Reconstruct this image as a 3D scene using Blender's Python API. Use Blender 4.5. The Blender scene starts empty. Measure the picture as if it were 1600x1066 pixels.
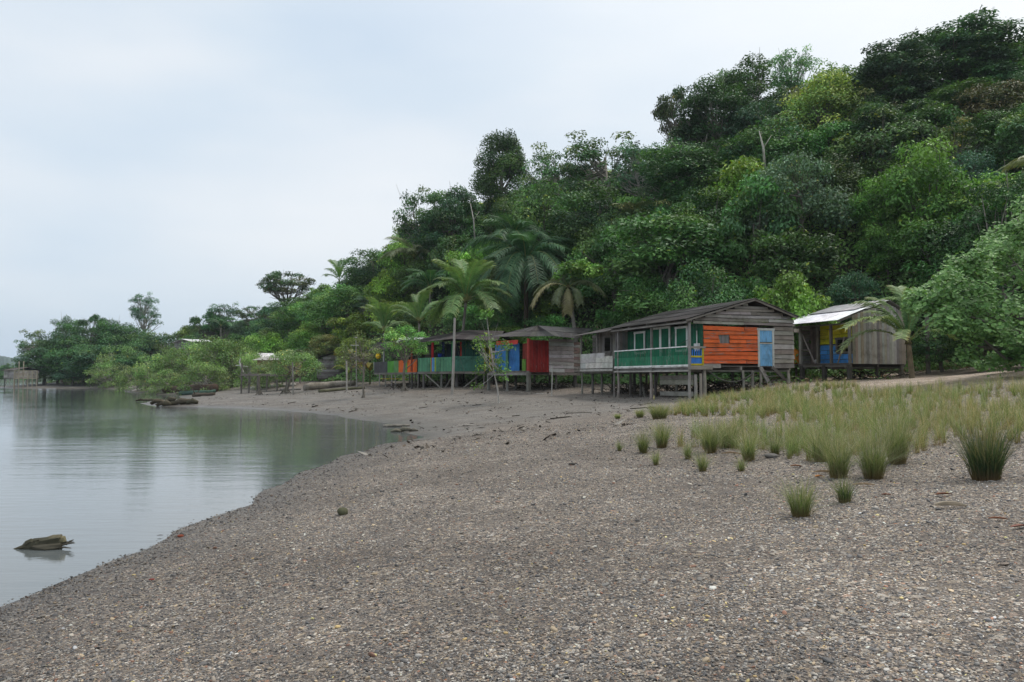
import bpy, math, random
import numpy as np
from mathutils import Vector, Matrix
R = math.radians
S = bpy.context.scene
COL = S.collection

# ------------------------------------------------------------------ camera
CAMZ, F, CX, CY, HY = 2.2, 1230.0, 800.0, 533.0, 590.0
PITCH = math.atan((HY - CY) / F)
cam_d = bpy.data.cameras.new('camera'); cam = bpy.data.objects.new('camera', cam_d); COL.objects.link(cam)
cam_d.sensor_width = 36.0; cam_d.lens = 36.0 * F / 1600.0
cam_d.clip_start = 0.1; cam_d.clip_end = 8000
cam.location = (0, 0, CAMZ); cam.rotation_euler = (math.pi / 2 + PITCH, 0, 0)
S.camera = cam
S.view_settings.view_transform = 'Standard'; S.view_settings.look = 'None'
S.view_settings.gamma = 1; S.view_settings.exposure = 0.3; S.view_settings.use_curve_mapping = False
S.cycles.max_bounces = 7; S.cycles.diffuse_bounces = 3; S.cycles.glossy_bounces = 3
S.cycles.transmission_bounces = 4; S.cycles.transparent_max_bounces = 8; S.cycles.volume_bounces = 0
S.cycles.use_denoising = True

# ------------------------------------------------------------------ sky and sun
SUN_EL, SUN_AZ = R(62), R(62)          # azimuth from +Y (the view) towards +X
W = bpy.data.worlds.new('World'); S.world = W; W.use_nodes = True
nt = W.node_tree; nt.nodes.clear()
def N(tree, typ, **kw):
    n = tree.nodes.new(typ)
    for k, v in kw.items():
        if k.startswith('i_'):
            key = k[2:]; key = int(key) if key.isdigit() else key.replace('_', ' ')
            n.inputs[key].default_value = v
        else: setattr(n, k, v)
    return n
def ramp(tree, stops, interp='LINEAR'):
    n = tree.nodes.new('ShaderNodeValToRGB'); cr = n.color_ramp; cr.interpolation = interp
    while len(cr.elements) > 1: cr.elements.remove(cr.elements[-1])
    cr.elements[0].position = stops[0][0]; cr.elements[0].color = tuple(stops[0][1]) + (1,)
    for p, c in stops[1:]:
        e = cr.elements.new(p); e.color = tuple(c) + (1,)
    return n
def mixrgb(tree, fac, a, b, blend='MIX'):
    n = tree.nodes.new('ShaderNodeMix'); n.data_type = 'RGBA'; n.blend_type = blend
    for sock, v in ((n.inputs[0], fac), (n.inputs[6], a), (n.inputs[7], b)):
        if hasattr(v, 'is_linked') or isinstance(v, bpy.types.NodeSocket): tree.links.new(v, sock)
        elif isinstance(v, (int, float)): sock.default_value = v if sock == n.inputs[0] else (v, v, v, 1)
        else: sock.default_value = tuple(v) + (1,) if len(v) == 3 else v
    return n.outputs[2]
def mth(tree, op, a, b=None, clamp=False):
    n = tree.nodes.new('ShaderNodeMath'); n.operation = op; n.use_clamp = clamp
    for i, v in enumerate((a, b)):
        if v is None: continue
        if isinstance(v, (int, float)): n.inputs[i].default_value = v
        else: tree.links.new(v, n.inputs[i])
    return n.outputs[0]
sky = N(nt, 'ShaderNodeTexSky', sky_type='NISHITA', sun_disc=False, sun_elevation=SUN_EL, sun_rotation=SUN_AZ)
sky.air_density = 1.0; sky.dust_density = 2.5
tc = N(nt, 'ShaderNodeTexCoord'); mp = N(nt, 'ShaderNodeMapping'); mp.inputs['Scale'].default_value = (1.0, 1.0, 3.2)
nt.links.new(tc.outputs['Generated'], mp.inputs[0])
n1 = N(nt, 'ShaderNodeTexNoise', i_Scale=1.7, i_Detail=4.0, i_Roughness=0.45); nt.links.new(mp.outputs[0], n1.inputs['Vector'])
crm = ramp(nt, [(0.34, (5.1, 6.15, 7.4)), (0.5, (6.0, 6.85, 7.7)), (0.62, (6.85, 7.4, 7.95)), (0.74, (7.5, 7.85, 8.2))]); nt.links.new(n1.outputs[0], crm.inputs[0])
# brighter cloud round the veiled sun
dt = N(nt, 'ShaderNodeVectorMath', operation='DOT_PRODUCT'); nt.links.new(tc.outputs['Generated'], dt.inputs[0])
dt.inputs[1].default_value = (math.sin(SUN_AZ) * math.cos(SUN_EL), math.cos(SUN_AZ) * math.cos(SUN_EL), math.sin(SUN_EL))
gl = N(nt, 'ShaderNodeMapRange'); gl.inputs[1].default_value = 0.48; gl.inputs[2].default_value = 0.97; nt.links.new(dt.outputs['Value'], gl.inputs[0])
cl = mixrgb(nt, gl.outputs[0], crm.outputs[0], (11.0, 10.7, 10.2))
fin = mixrgb(nt, 0.92, sky.outputs[0], cl)
bg = N(nt, 'ShaderNodeBackground', i_Strength=0.1); nt.links.new(fin, bg.inputs[0])
wo = N(nt, 'ShaderNodeOutputWorld'); nt.links.new(bg.outputs[0], wo.inputs[0])
sd = bpy.data.lights.new('sun', 'SUN'); sd.energy = 1.5; sd.angle = R(11); sd.color = (1, .96, .9)
so = bpy.data.objects.new('sun', sd); COL.objects.link(so)
so.rotation_euler = Vector((math.sin(SUN_AZ) * math.cos(SUN_EL), math.cos(SUN_AZ) * math.cos(SUN_EL), math.sin(SUN_EL))).to_track_quat('Z', 'Y').to_euler()

# ------------------------------------------------------------------ pixel <-> world helpers
cp, sp_ = math.cos(PITCH), math.sin(PITCH)
def ray(px, py):
    a, b = (px - CX) / F, (CY - py) / F
    return a, cp - b * sp_, sp_ + b * cp
def at(px, py, Y):
    a, f, u = ray(px, py); t = Y / f
    return Vector((a * t, Y, CAMZ + u * t))
def gp(px, py, z):
    a, f, u = ray(px, py); t = (z - CAMZ) / u
    return Vector((a * t, f * t, z))
def proj(x, y, z):
    dz = z - CAMZ
    f = y * cp + dz * sp_; u = -y * sp_ + dz * cp
    return CX + F * x / f, CY - F * u / f

# ------------------------------------------------------------------ terrain height
ctrl = []
for px, py in [(0,952),(100,902),(200,862),(280,828),(350,798),(420,768),(480,741),(540,714),(600,694),(657,683),(628,673),(600,662),
               (540,654),(480,645),(420,640),(360,637),(300,636),(245,635),(218,630),(240,626),(292,623.5),(280,618),(240,615.5),(205,612),
               (212,609),(150,607.6),(60,607.2),(0,606.2)]:
    p = gp(px, py, 0); ctrl.append((p.x, p.y, 0.0))
def cz(px, py, z): p = gp(px, py, z); ctrl.append((p.x, p.y, z))
def cY(px, py, Y): p = at(px, py, Y); ctrl.append((p.x, p.y, p.z))
for a in [(700,645,.30),(800,650,.40),(900,642,.66),(760,680,.32),(850,700,.52),(980,660,.85),(985,622,1.0),(1020,624,1.03),(1075,626,1.05),
          (908,614,1.16),(826,612,1.2),(775,627,.78),(708,617,.92),(690,606,1.38),(640,608,1.22),(568,620,.78),(465,614,.72),(560,612,.95),(500,608,1.0),
          (400,622,.6),(600,640,.25),(700,664,.12),(1000,700,.72),(900,760,.6),(1100,660,.95),(1250,808,.72),(1540,750,.95),(1000,900,.6),(1400,950,.68),
          (330,612,.45),(350,607,.8),(110,602.5,.5),(180,602.5,.5),(40,603.5,.35),(270,632,.12),(700,860,.42),(500,980,.42),(300,1000,.25),(235,606,.6),(300,606,.8)]:
    cz(*a)
for a in [(1175,609,41.5),(1204,602,41),(1250,598,44),(1330,594.5,42.8),(1415,592,44),(1500,590,36),(1600,578,34),(1450,600,33),(1600,600,25),(1450,620,25),
          (1300,640,24),(1200,620,33),(1600,645,17),(1400,690,14),(1200,700,15),(1600,760,9)]:
    cY(*a)
ctrl += [(0,0,.6),(0,-15,.9),(4,0,.72),(12,0,1.3),(25,0,2.4),(25,15,2.4),(35,30,3.1),(-5.6,2,0),(-6.5,-8,0),(-8,-30,0),(-9,5,-.5),(-9,15,-.6),(-9,28,-.6),(-14,40,-.5),(-12,0,-.9),
         (-25,30,-1.3),(-30,55,-.8),(-60,60,-1.5),(-45,85,-.7),(-60,110,-.7),(-90,130,-1),(-60,0,-2),(-150,100,-2),(-120,165,-.6),(-130,200,-1.2),(-160,260,-2),
         (-118,230,-1.),(12,50,1.6),(20,52,2.2),(4,62,1.6),(-4,72,1.7),(-14,82,1.7),(-26,96,1.6),(-40,118,1.6),(-56,140,1.5),(-72,165,1.3),(-95,180,1.2),(-112,186,.8),
         (30,44,3.0),(45,36,4.0),(60,60,5),(0,100,3),(-60,200,2),(60,120,5),(0,300,3),(-90,300,2),(150,0,6),(300,300,8),(-2500,0,-4),(-2500,2500,-4),(0,3000,2),(2500,2500,8),(2500,0,8),(0,-2500,2),(2500,-2500,5),(-2500,-2500,-4),(-400,300,-3),(-500,1200,-3)]
ctrl = np.array(ctrl, float)
def _tps(c):
    n = len(c); P = np.c_[np.ones(n), c[:, :2]]
    K = np.sqrt(((c[:, None, :2] - c[None, :, :2]) ** 2).sum(-1))
    A = np.zeros((n + 3, n + 3)); A[:n, :n] = K; A[:n, n:] = P; A[n:, :n] = P.T
    return np.linalg.lstsq(A, np.r_[c[:, 2], 0, 0, 0], rcond=None)[0]
TW = _tps(ctrl)
foot = np.array([(300,20),(70,34),(45,42),(32,48),(25,52.5),(18,53),(13,56.5),(8,63),(0,73),(-8,82),(-20,95),(-32,112),(-48,135),(-62,160),(-75,174),(-100,184),(-111,192),(-114,230),(-108,340)], float)
hpoly = np.r_[foot, [(400, 340)], [(400, 20)]]
def seg_dist(P, A, B):
    d = B - A; t = np.clip(((P - A) @ d) / (d @ d), 0, 1)
    return np.sqrt(((P - (A + t[:, None] * d)) ** 2).sum(1))
def in_poly(P, poly):
    x, y = P[:, 0], P[:, 1]; ins = np.zeros(len(P), bool); n = len(poly); j = n - 1
    for i in range(n):
        xi, yi = poly[i]; xj, yj = poly[j]
        c = ((yi > y) != (yj > y)) & (x < (xj - xi) * (y - yi) / ((yj - yi) or 1e-9) + xi)
        ins ^= c; j = i
    return ins
def vnoise(x, y, s, seed=0):
    x = x / s; y = y / s; xi = np.floor(x); yi = np.floor(y); fx = x - xi; fy = y - yi
    fx = fx * fx * (3 - 2 * fx); fy = fy * fy * (3 - 2 * fy)
    def h(a, b):
        v = np.sin(a * 127.1 + b * 311.7 + seed * 74.7) * 43758.5453; return v - np.floor(v)
    return (h(xi, yi) * (1 - fx) + h(xi + 1, yi) * fx) * (1 - fy) + (h(xi, yi + 1) * (1 - fx) + h(xi + 1, yi + 1) * fx) * fy
def hill_s(P):
    d = np.full(len(P), 1e9)
    for i in range(len(foot) - 1): d = np.minimum(d, seg_dist(P, foot[i], foot[i + 1]))
    return np.where(in_poly(P, hpoly), d, -d)
def height(xs, ys):
    P = np.c_[np.atleast_1d(xs), np.atleast_1d(ys)].astype(float); out = np.empty(len(P))
    for a in range(0, len(P), 20000):
        Q = P[a:a + 20000]
        K = np.sqrt(((Q[:, None, :] - ctrl[None, :, :2]) ** 2).sum(-1))
        out[a:a + 20000] = K @ TW[:len(ctrl)] + TW[-3] + Q @ TW[-2:]
    s = np.maximum(hill_s(P), 0)
    cap = np.interp(P[:, 1] - .35 * P[:, 0], [60, 90, 125, 165, 190, 230], [46, 42, 32, 18, 12, 9])
    hl = cap * (1 - np.exp(-s * .98 / cap)) + (vnoise(P[:, 0], P[:, 1], 9, 3) - .5) * 2.4 * np.clip(s / 8, 0, 1)
    r = np.sqrt((P ** 2).sum(1))
    small = (vnoise(P[:, 0], P[:, 1], 1.7, 1) - .5) * .05 + (vnoise(P[:, 0], P[:, 1], .6, 2) - .5) * .018
    return np.where(r < 2000, out, np.clip(out, -4, 8)) + hl + small * (r < 120)
def hz(x, y): return float(height([x], [y])[0])

# ------------------------------------------------------------------ mesh helpers
def tag(o, label=None, cat=None, group=None, kind=None):
    if label: o['label'] = label
    if cat: o['category'] = cat
    if group: o['group'] = group
    if kind: o['kind'] = kind
    return o
def fastmesh(name, V, Fs, col=None, mat=None, smooth=False):
    """V (n,3); Fs list of (m,k) index arrays; col (n,4)"""
    me = bpy.data.meshes.new(name); V = np.asarray(V, np.float32)
    me.vertices.add(len(V)); me.vertices.foreach_set('co', V.ravel())
    Fs = [np.asarray(f, np.int32) for f in Fs if len(f)]
    nl = sum(f.size for f in Fs); npol = sum(len(f) for f in Fs)
    me.loops.add(nl); me.loops.foreach_set('vertex_index', np.concatenate([f.ravel() for f in Fs]))
    tot = np.concatenate([np.full(len(f), f.shape[1], np.int32) for f in Fs])
    me.polygons.add(npol); me.polygons.foreach_set('loop_start', np.r_[0, np.cumsum(tot)[:-1]].astype(np.int32))
    me.polygons.foreach_set('use_smooth', np.full(npol, smooth))
    if col is not None:
        a = me.color_attributes.new('Col', 'FLOAT_COLOR', 'POINT'); a.data.foreach_set('color', np.asarray(col, np.float32).ravel())
    me.update(calc_edges=True)
    if mat: me.materials.append(mat)
    return me
def link(name, me, parent=None):
    o = bpy.data.objects.new(name, me); COL.objects.link(o)
    if parent: o.parent = parent
    return o
def empty(name, loc=(0, 0, 0), rz=0.0):
    o = bpy.data.objects.new(name, None); COL.objects.link(o); o.location = loc; o.rotation_euler = (0, 0, rz); o.empty_display_size = .3
    return o
BOXF = [(0, 3, 2, 1), (4, 5, 6, 7), (0, 1, 5, 4), (1, 2, 6, 5), (2, 3, 7, 6), (3, 0, 4, 7)]
class MB:
    """collects boxes, beams and tubes into one mesh"""
    def __init__(s): s.v = []; s.q = []; s.t = []; s.c = []; s.n = 0
    def add(s, vs, quads, tris=(), c=(.3, .3, .3, 0)):
        s.v += [tuple(v) for v in vs]; b = s.n
        s.q += [tuple(i + b for i in f) for f in quads]; s.t += [tuple(i + b for i in f) for f in tris]
        c = tuple(c) + (0,) if len(c) == 3 else tuple(c)
        s.c += [c] * len(vs); s.n += len(vs)
    def box(s, x0, x1, y0, y1, z0, z1, c=(.3, .3, .3, 0)):
        s.add([(x0, y0, z0), (x1, y0, z0), (x1, y1, z0), (x0, y1, z0), (x0, y0, z1), (x1, y0, z1), (x1, y1, z1), (x0, y1, z1)], BOXF, c=c)
    def beam(s, p, q, w, h, c=(.3, .3, .3, 0), up=(0, 0, 1), jit=0):
        p = Vector(p); q = Vector(q); d = (q - p).normalized(); up = Vector(up)
        if abs(d.dot(up)) > .95: up = Vector((1, 0, 0)) if abs(d.x) < .9 else Vector((0, 1, 0))
        a = d.cross(up).normalized() * w / 2; b = a.cross(d).normalized() * h / 2
        J = lambda: Vector([random.uniform(-jit, jit) for _ in range(3)])
        s.add([p - a - b + J(), p + a - b + J(), q + a - b + J(), q - a - b + J(), p - a + b + J(), p + a + b + J(), q + a + b + J(), q - a + b + J()], BOXF, c=c)
    def tube(s, pts, rs, n=8, c=(.3, .3, .3, 0), cap=True, rough=0.0):
        pts = [Vector(p) for p in pts]; vs = []; qs = []
        for i, p in enumerate(pts):
            d = (pts[min(i + 1, len(pts) - 1)] - pts[max(i - 1, 0)]).normalized()
            a = d.cross(Vector((0, 0, 1)) if abs(d.z) < .9 else Vector((1, 0, 0))).normalized(); b = d.cross(a)
            for k in range(n):
                t = 2 * math.pi * k / n; r = rs[i] * (1 + random.uniform(-rough, rough))
                vs.append(p + (a * math.cos(t) + b * math.sin(t)) * r)
        for i in range(len(pts) - 1):
            for k in range(n): qs.append((i * n + k, i * n + (k + 1) % n, (i + 1) * n + (k + 1) % n, (i + 1) * n + k))
        tr = []
        if cap:
            vs.append(pts[0]); vs.append(pts[-1]); a, b = len(vs) - 2, len(vs) - 1; L = (len(pts) - 1) * n
            for k in range(n): tr.append((a, (k + 1) % n, k)); tr.append((b, L + k, L + (k + 1) % n))
        s.add(vs, qs, tr, c)
    def mesh(s, name, mat, smooth=False):
        return fastmesh(name, s.v, [s.q, s.t], s.c, mat, smooth)
    def build(s, name, mat, parent=None, smooth=False):
        if not s.n: return None
        return link(name, s.mesh(name, mat, smooth), parent)

# ------------------------------------------------------------------ materials
def newmat(name):
    m = bpy.data.materials.new(name); m.use_nodes = True; t = m.node_tree
    return m, t, t.nodes['Principled BSDF']
def mat_leaf(name, trans=.22, rough=.5, vr=(1.25, 2.15)):
    m, t, b = newmat(name)
    at_ = N(t, 'ShaderNodeAttribute', attribute_name='Col'); oi = N(t, 'ShaderNodeObjectInfo')
    c = mixrgb(t, 1.0, at_.outputs['Color'], oi.outputs['Color'], 'MULTIPLY')
    hs = N(t, 'ShaderNodeHueSaturation'); t.links.new(c, hs.inputs['Color'])
    mr = N(t, 'ShaderNodeMapRange', i_3=vr[0], i_4=vr[1]); t.links.new(oi.outputs['Random'], mr.inputs[0]); t.links.new(mr.outputs[0], hs.inputs['Value'])
    b.inputs['Roughness'].default_value = rough; b.inputs['Specular IOR Level'].default_value = .35
    t.links.new(hs.outputs[0], b.inputs['Base Color'])
    tr = N(t, 'ShaderNodeBsdfTranslucent'); tc_ = mixrgb(t, 1.0, hs.outputs[0], (1.25, 1.35, .6), 'MULTIPLY'); t.links.new(tc_, tr.inputs[0])
    mx = N(t, 'ShaderNodeMixShader'); mx.inputs[0].default_value = trans
    t.links.new(b.outputs[0], mx.inputs[1]); t.links.new(tr.outputs[0], mx.inputs[2])
    t.links.new(mx.outputs[0], t.nodes['Material Output'].inputs[0])
    return m
M_LEAF = mat_leaf('leaf'); M_GRASS = mat_leaf('grass_blade', .3, .6, (1.05, 1.4))
def mat_wood(name, scl, bump=.3):
    """Col = paint or board colour, alpha = how far the paint has worn to bare grey wood"""
    m, t, b = newmat(name)
    a = N(t, 'ShaderNodeAttribute', attribute_name='Col'); tc = N(t, 'ShaderNodeTexCoord')
    mp = N(t, 'ShaderNodeMapping'); mp.inputs['Scale'].default_value = scl; t.links.new(tc.outputs['Object'], mp.inputs[0])
    g = N(t, 'ShaderNodeTexNoise', i_Scale=3.0, i_Detail=6.0, i_Roughness=.65); t.links.new(mp.outputs[0], g.inputs['Vector'])
    bare = ramp(t, [(.3, (.085, .078, .07)), (.5, (.2, .185, .17)), (.72, (.36, .34, .32))]); t.links.new(g.outputs[0], bare.inputs[0])
    shade = N(t, 'ShaderNodeMapRange', i_1=.25, i_2=.75, i_3=.68, i_4=1.22); t.links.new(g.outputs[0], shade.inputs[0])
    cc = mixrgb(t, 1.0, a.outputs['Color'], shade.outputs[0], 'MULTIPLY')
    w = N(t, 'ShaderNodeTexNoise', i_Scale=2.2, i_Detail=7.0, i_Roughness=.75); t.links.new(mp.outputs[0], w.inputs['Vector'])
    thr = mth(t, 'SUBTRACT', 1.0, a.outputs['Alpha']); d = mth(t, 'SUBTRACT', w.outputs[0], mth(t, 'MULTIPLY', thr, .9))
    fac = mth(t, 'MULTIPLY', d, 14.0, True)
    c = mixrgb(t, fac, cc, bare.outputs[0])
    st_ = N(t, 'ShaderNodeTexNoise', i_Scale=1.1, i_Detail=6.0, i_Roughness=.7); t.links.new(tc.outputs['Object'], st_.inputs['Vector']); sr = ramp(t, [(.34, (.62, .60, .56)), (.5, (.98, .97, .95)), (.7, (1.12, 1.12, 1.12))]); t.links.new(st_.outputs[0], sr.inputs[0]); c = mixrgb(t, 1.0, c, sr.outputs[0], 'MULTIPLY')   # stains and weathering
    t.links.new(c, b.inputs['Base Color']); b.inputs['Roughness'].default_value = .85; b.inputs['Specular IOR Level'].default_value = .25
    bp = N(t, 'ShaderNodeBump', i_Strength=bump, i_Distance=.02); t.links.new(g.outputs[0], bp.inputs['Height']); t.links.new(bp.outputs[0], b.inputs['Normal'])
    return m
WH = mat_wood('boards_lying', (.8, .8, 9)); WV = mat_wood('boards_upright', (9, 9, .8))
M_BARK = mat_wood('bark', (3, 3, 1.2), .6)
def mat_sheet(name):
    m, t, b = newmat(name)
    a = N(t, 'ShaderNodeAttribute', attribute_name='Col'); tc = N(t, 'ShaderNodeTexCoord')
    g = N(t, 'ShaderNodeTexNoise', i_Scale=1.6, i_Detail=7.0, i_Roughness=.7); t.links.new(tc.outputs['Object'], g.inputs['Vector'])
    sh = N(t, 'ShaderNodeMapRange', i_1=.3, i_2=.7, i_3=.62, i_4=1.3); t.links.new(g.outputs[0], sh.inputs[0])
    c = mixrgb(t, 1.0, a.outputs['Color'], sh.outputs[0], 'MULTIPLY'); t.links.new(c, b.inputs['Base Color'])
    b.inputs['Roughness'].default_value = .85; b.inputs['Specular IOR Level'].default_value = .15
    return m
M_SHEET = mat_sheet('roof_sheet')
def mat_plain(name, c, rough=.5, metal=0.0):
    m, t, b = newmat(name); b.inputs['Roughness'].default_value = rough; b.inputs['Metallic'].default_value = metal
    g = N(t, 'ShaderNodeTexNoise', i_Scale=9.0, i_Detail=5.0); tc = N(t, 'ShaderNodeTexCoord'); t.links.new(tc.outputs['Object'], g.inputs['Vector'])
    sh = N(t, 'ShaderNodeMapRange', i_1=.3, i_2=.7, i_3=.75, i_4=1.2); t.links.new(g.outputs[0], sh.inputs[0])
    t.links.new(mixrgb(t, 1.0, c, sh.outputs[0], 'MULTIPLY'), b.inputs['Base Color'])
    return m

def mat_ground():
    m, t, b = newmat('shore_ground'); L = t.links
    geo = N(t, 'ShaderNodeNewGeometry'); P = geo.outputs['Position']
    zone = N(t, 'ShaderNodeAttribute', attribute_name='Col')            # R mud, G hill soil, B pale bank
    sep = N(t, 'ShaderNodeSeparateColor'); L.new(zone.outputs['Color'], sep.inputs[0])
    wob = N(t, 'ShaderNodeTexNoise', i_Scale=25.0, i_Detail=2.0); L.new(P, wob.inputs['Vector'])
    off = N(t, 'ShaderNodeVectorMath', operation='MULTIPLY_ADD'); L.new(wob.outputs['Color'], off.inputs[0]); off.inputs[1].default_value = (.012,) * 3; L.new(P, off.inputs[2])
    def cells(scale, smooth=0):
        v = N(t, 'ShaderNodeTexVoronoi', i_Scale=scale, i_Randomness=1.0); L.new(off.outputs[0], v.inputs['Vector'])
        return v
    v1, v2, v3 = cells(75.0), cells(38.0), cells(17.0)
    stone = [(0, (.018, .02, .024)), (.2, (.05, .05, .054)), (.34, (.085, .066, .054)), (.48, (.12, .11, .105)), (.6, (.17, .13, .095)),
             (.72, (.2, .19, .185)), (.84, (.29, .23, .16)), (.92, (.36, .33, .29)), (.975, (.62, .6, .56)), (1, (.34, .15, .07))]
    def scol(v):
        s = N(t, 'ShaderNodeSeparateColor'); L.new(v.outputs['Color'], s.inputs[0])
        r = ramp(t, stone); L.new(s.outputs[0], r.inputs[0]); return r.outputs[0], s.outputs[1]
    c1, r1 = scol(v1); c2, r2 = scol(v2); c3, r3 = scol(v3)
    big = mth(t, 'GREATER_THAN', r2, .72); c = mixrgb(t, mth(t, 'MULTIPLY', big, .9), c1, c2)
    c = mixrgb(t, mth(t, 'MULTIPLY', mth(t, 'GREATER_THAN', r3, .8), .45), c, c3)
    # drifts of finer dark grit and paler shingle
    nz = N(t, 'ShaderNodeTexNoise', i_Scale=.55, i_Detail=6.0, i_Roughness=.6); L.new(P, nz.inputs['Vector'])
    tone = ramp(t, [(.3, (.80, .755, .71)), (.48, (1.08, 1.05, 1.0)), (.68, (1.44, 1.41, 1.35))]); L.new(nz.outputs[0], tone.inputs[0])
    c = mixrgb(t, 1.0, c, tone.outputs[0], 'MULTIPLY')
    sc_ = N(t, 'ShaderNodeTexNoise', i_Scale=3.5, i_Detail=3.0); L.new(P, sc_.inputs['Vector'])
    grit = N(t, 'ShaderNodeMapRange', i_1=.5, i_2=.68, i_3=0.0, i_4=.6); L.new(sc_.outputs[0], grit.inputs[0])
    c = mixrgb(t, grit.outputs[0], c, (.115, .098, .085))
    sxx = N(t, 'ShaderNodeSeparateXYZ'); L.new(P, sxx.inputs[0]); pr = N(t, 'ShaderNodeMapRange', i_1=1.0, i_2=9.0, i_3=1.0, i_4=1.3); L.new(sxx.outputs[0], pr.inputs[0]); c = mixrgb(t, 1.0, c, pr.outputs[0], 'MULTIPLY')   # drier, paler shingle up the beach
    # mud
    mn = N(t, 'ShaderNodeTexNoise', i_Scale=1.3, i_Detail=8.0, i_Roughness=.7)
    mm = N(t, 'ShaderNodeMapping'); mm.inputs['Scale'].default_value = (.5, 1.2, 1); L.new(P, mm.inputs[0]); L.new(mm.outputs[0], mn.inputs['Vector'])
    mud = ramp(t, [(.32, (.055, .048, .04)), (.44, (.095, .087, .077)), (.54, (.15, .147, .14)), (.6, (.175, .178, .172)), (.72, (.085, .075, .062))]); L.new(mn.outputs[0], mud.inputs[0])
    mudc = mixrgb(t, .55, mud.outputs[0], mixrgb(t, 1.0, c, (.95, .98, 1.0), 'MULTIPLY'))
    mf = mth(t, 'MULTIPLY', sep.outputs[0], 1.0, True)
    c = mixrgb(t, mf, c, mudc)
    # pale dry bank with bleached debris
    c = mixrgb(t, mth(t, 'MULTIPLY', sep.outputs[2], .55), c, mixrgb(t, 1.0, c, (2.0, 1.85, 1.75), 'MULTIPLY'))
    # hill soil
    hs = ramp(t, [(.35, (.02, .022, .012)), (.6, (.035, .045, .018)), (.8, (.06, .05, .03))]); hn = N(t, 'ShaderNodeTexNoise', i_Scale=.8, i_Detail=6.0); L.new(P, hn.inputs['Vector']); L.new(hn.outputs[0], hs.inputs[0])
    c = mixrgb(t, sep.outputs[1], c, hs.outputs[0])
    # wet strip along the waterline
    sx = N(t, 'ShaderNodeSeparateXYZ'); L.new(P, sx.inputs[0])
    zz = mth(t, 'ADD', sx.outputs[2], mth(t, 'MULTIPLY', mth(t, 'SUBTRACT', sc_.outputs[0], .5), .06))
    wet = N(t, 'ShaderNodeMapRange', i_1=.02, i_2=.2, i_3=1.0, i_4=0.0); L.new(zz, wet.inputs[0])
    c = mixrgb(t, wet.outputs[0], c, mixrgb(t, 1.0, c, (.6, .58, .56), 'MULTIPLY'))
    L.new(c, b.inputs['Base Color'])
    rg = N(t, 'ShaderNodeMapRange', i_1=0.0, i_2=1.0, i_3=.75, i_4=.35); L.new(wet.outputs[0], rg.inputs[0]); L.new(rg.outputs[0], b.inputs['Roughness'])
    b.inputs['Specular IOR Level'].default_value = .3
    h1 = mth(t, 'MULTIPLY', v1.outputs['Distance'], -.5); h2 = mth(t, 'MULTIPLY', v2.outputs['Distance'], -.6)
    hh = mth(t, 'ADD', h1, h2); hh = mth(t, 'ADD', hh, mth(t, 'MULTIPLY', sc_.outputs[0], 1.0))
    bs = mth(t, 'MULTIPLY', mth(t, 'SUBTRACT', 1.0, mth(t, 'MULTIPLY', mf, .6)), 1.0)
    bp = N(t, 'ShaderNodeBump', i_Distance=.02); L.new(bs, bp.inputs['Strength']); L.new(hh, bp.inputs['Height']); L.new(bp.outputs[0], b.inputs['Normal'])
    return m

# ------------------------------------------------------------------ ground sheet
def warp(n, lo, hi, dens):
    """nonuniform axis: fine near 0, coarse far away"""
    t = np.linspace(math.asinh(lo / dens), math.asinh(hi / dens), n)
    return np.sinh(t) * dens
gx = np.unique(np.r_[-6000, warp(500, -2600, 2600, 6), 6000]); gy = np.unique(np.r_[-3000, warp(540, -300, 3000, 7) , 7000])
X, Y = np.meshgrid(gx, gy); hh = height(X.ravel(), Y.ravel())
n0, n1_ = X.shape; idx = np.arange(n0 * n1_).reshape(n0, n1_)
quads = np.stack([idx[:-1, :-1], idx[:-1, 1:], idx[1:, 1:], idx[1:, :-1]], -1).reshape(-1, 4)
xf, yf = X.ravel(), Y.ravel(); hs_ = hill_s(np.c_[xf, yf])
wobx = vnoise(xf, yf, 3, 8) * 3
mudm = np.clip((yf - 27 - wobx + (xf < -1) * 4) / 5, 0, 1) * np.clip((1.25 - hh) / .35, 0, 1) * np.clip((12 - xf + wobx) / 4, 0, 1)
bank = np.clip((xf - 15 + wobx) / 4, 0, 1) * np.clip((yf - 26) / 5, 0, 1)
hillm = np.clip((hs_ + 2.0 + wobx) / 3, 0, 1)
gcol = np.c_[mudm * (1 - hillm), hillm, bank * (1 - hillm), np.ones(len(xf))]
ground = link('ground', fastmesh('ground', np.c_[xf, yf, hh], [quads], gcol, mat_ground(), True)); tag(ground, kind='structure', label='dark grey shingle beach rising from the water to mud flats and the hill')

HG = hh.reshape(X.shape); height_fn = height
def height(xs, ys):
    """height of the ground sheet as built, so that everything stands on it"""
    xs = np.atleast_1d(np.asarray(xs, float)); ys = np.atleast_1d(np.asarray(ys, float)); i = np.clip(np.searchsorted(gx, xs) - 1, 0, len(gx) - 2); j = np.clip(np.searchsorted(gy, ys) - 1, 0, len(gy) - 2)
    u = (xs - gx[i]) / (gx[i + 1] - gx[i]); v = (ys - gy[j]) / (gy[j + 1] - gy[j])
    return HG[j, i] * (1 - u) * (1 - v) + HG[j, i + 1] * u * (1 - v) + HG[j + 1, i] * (1 - u) * v + HG[j + 1, i + 1] * u * v

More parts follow.
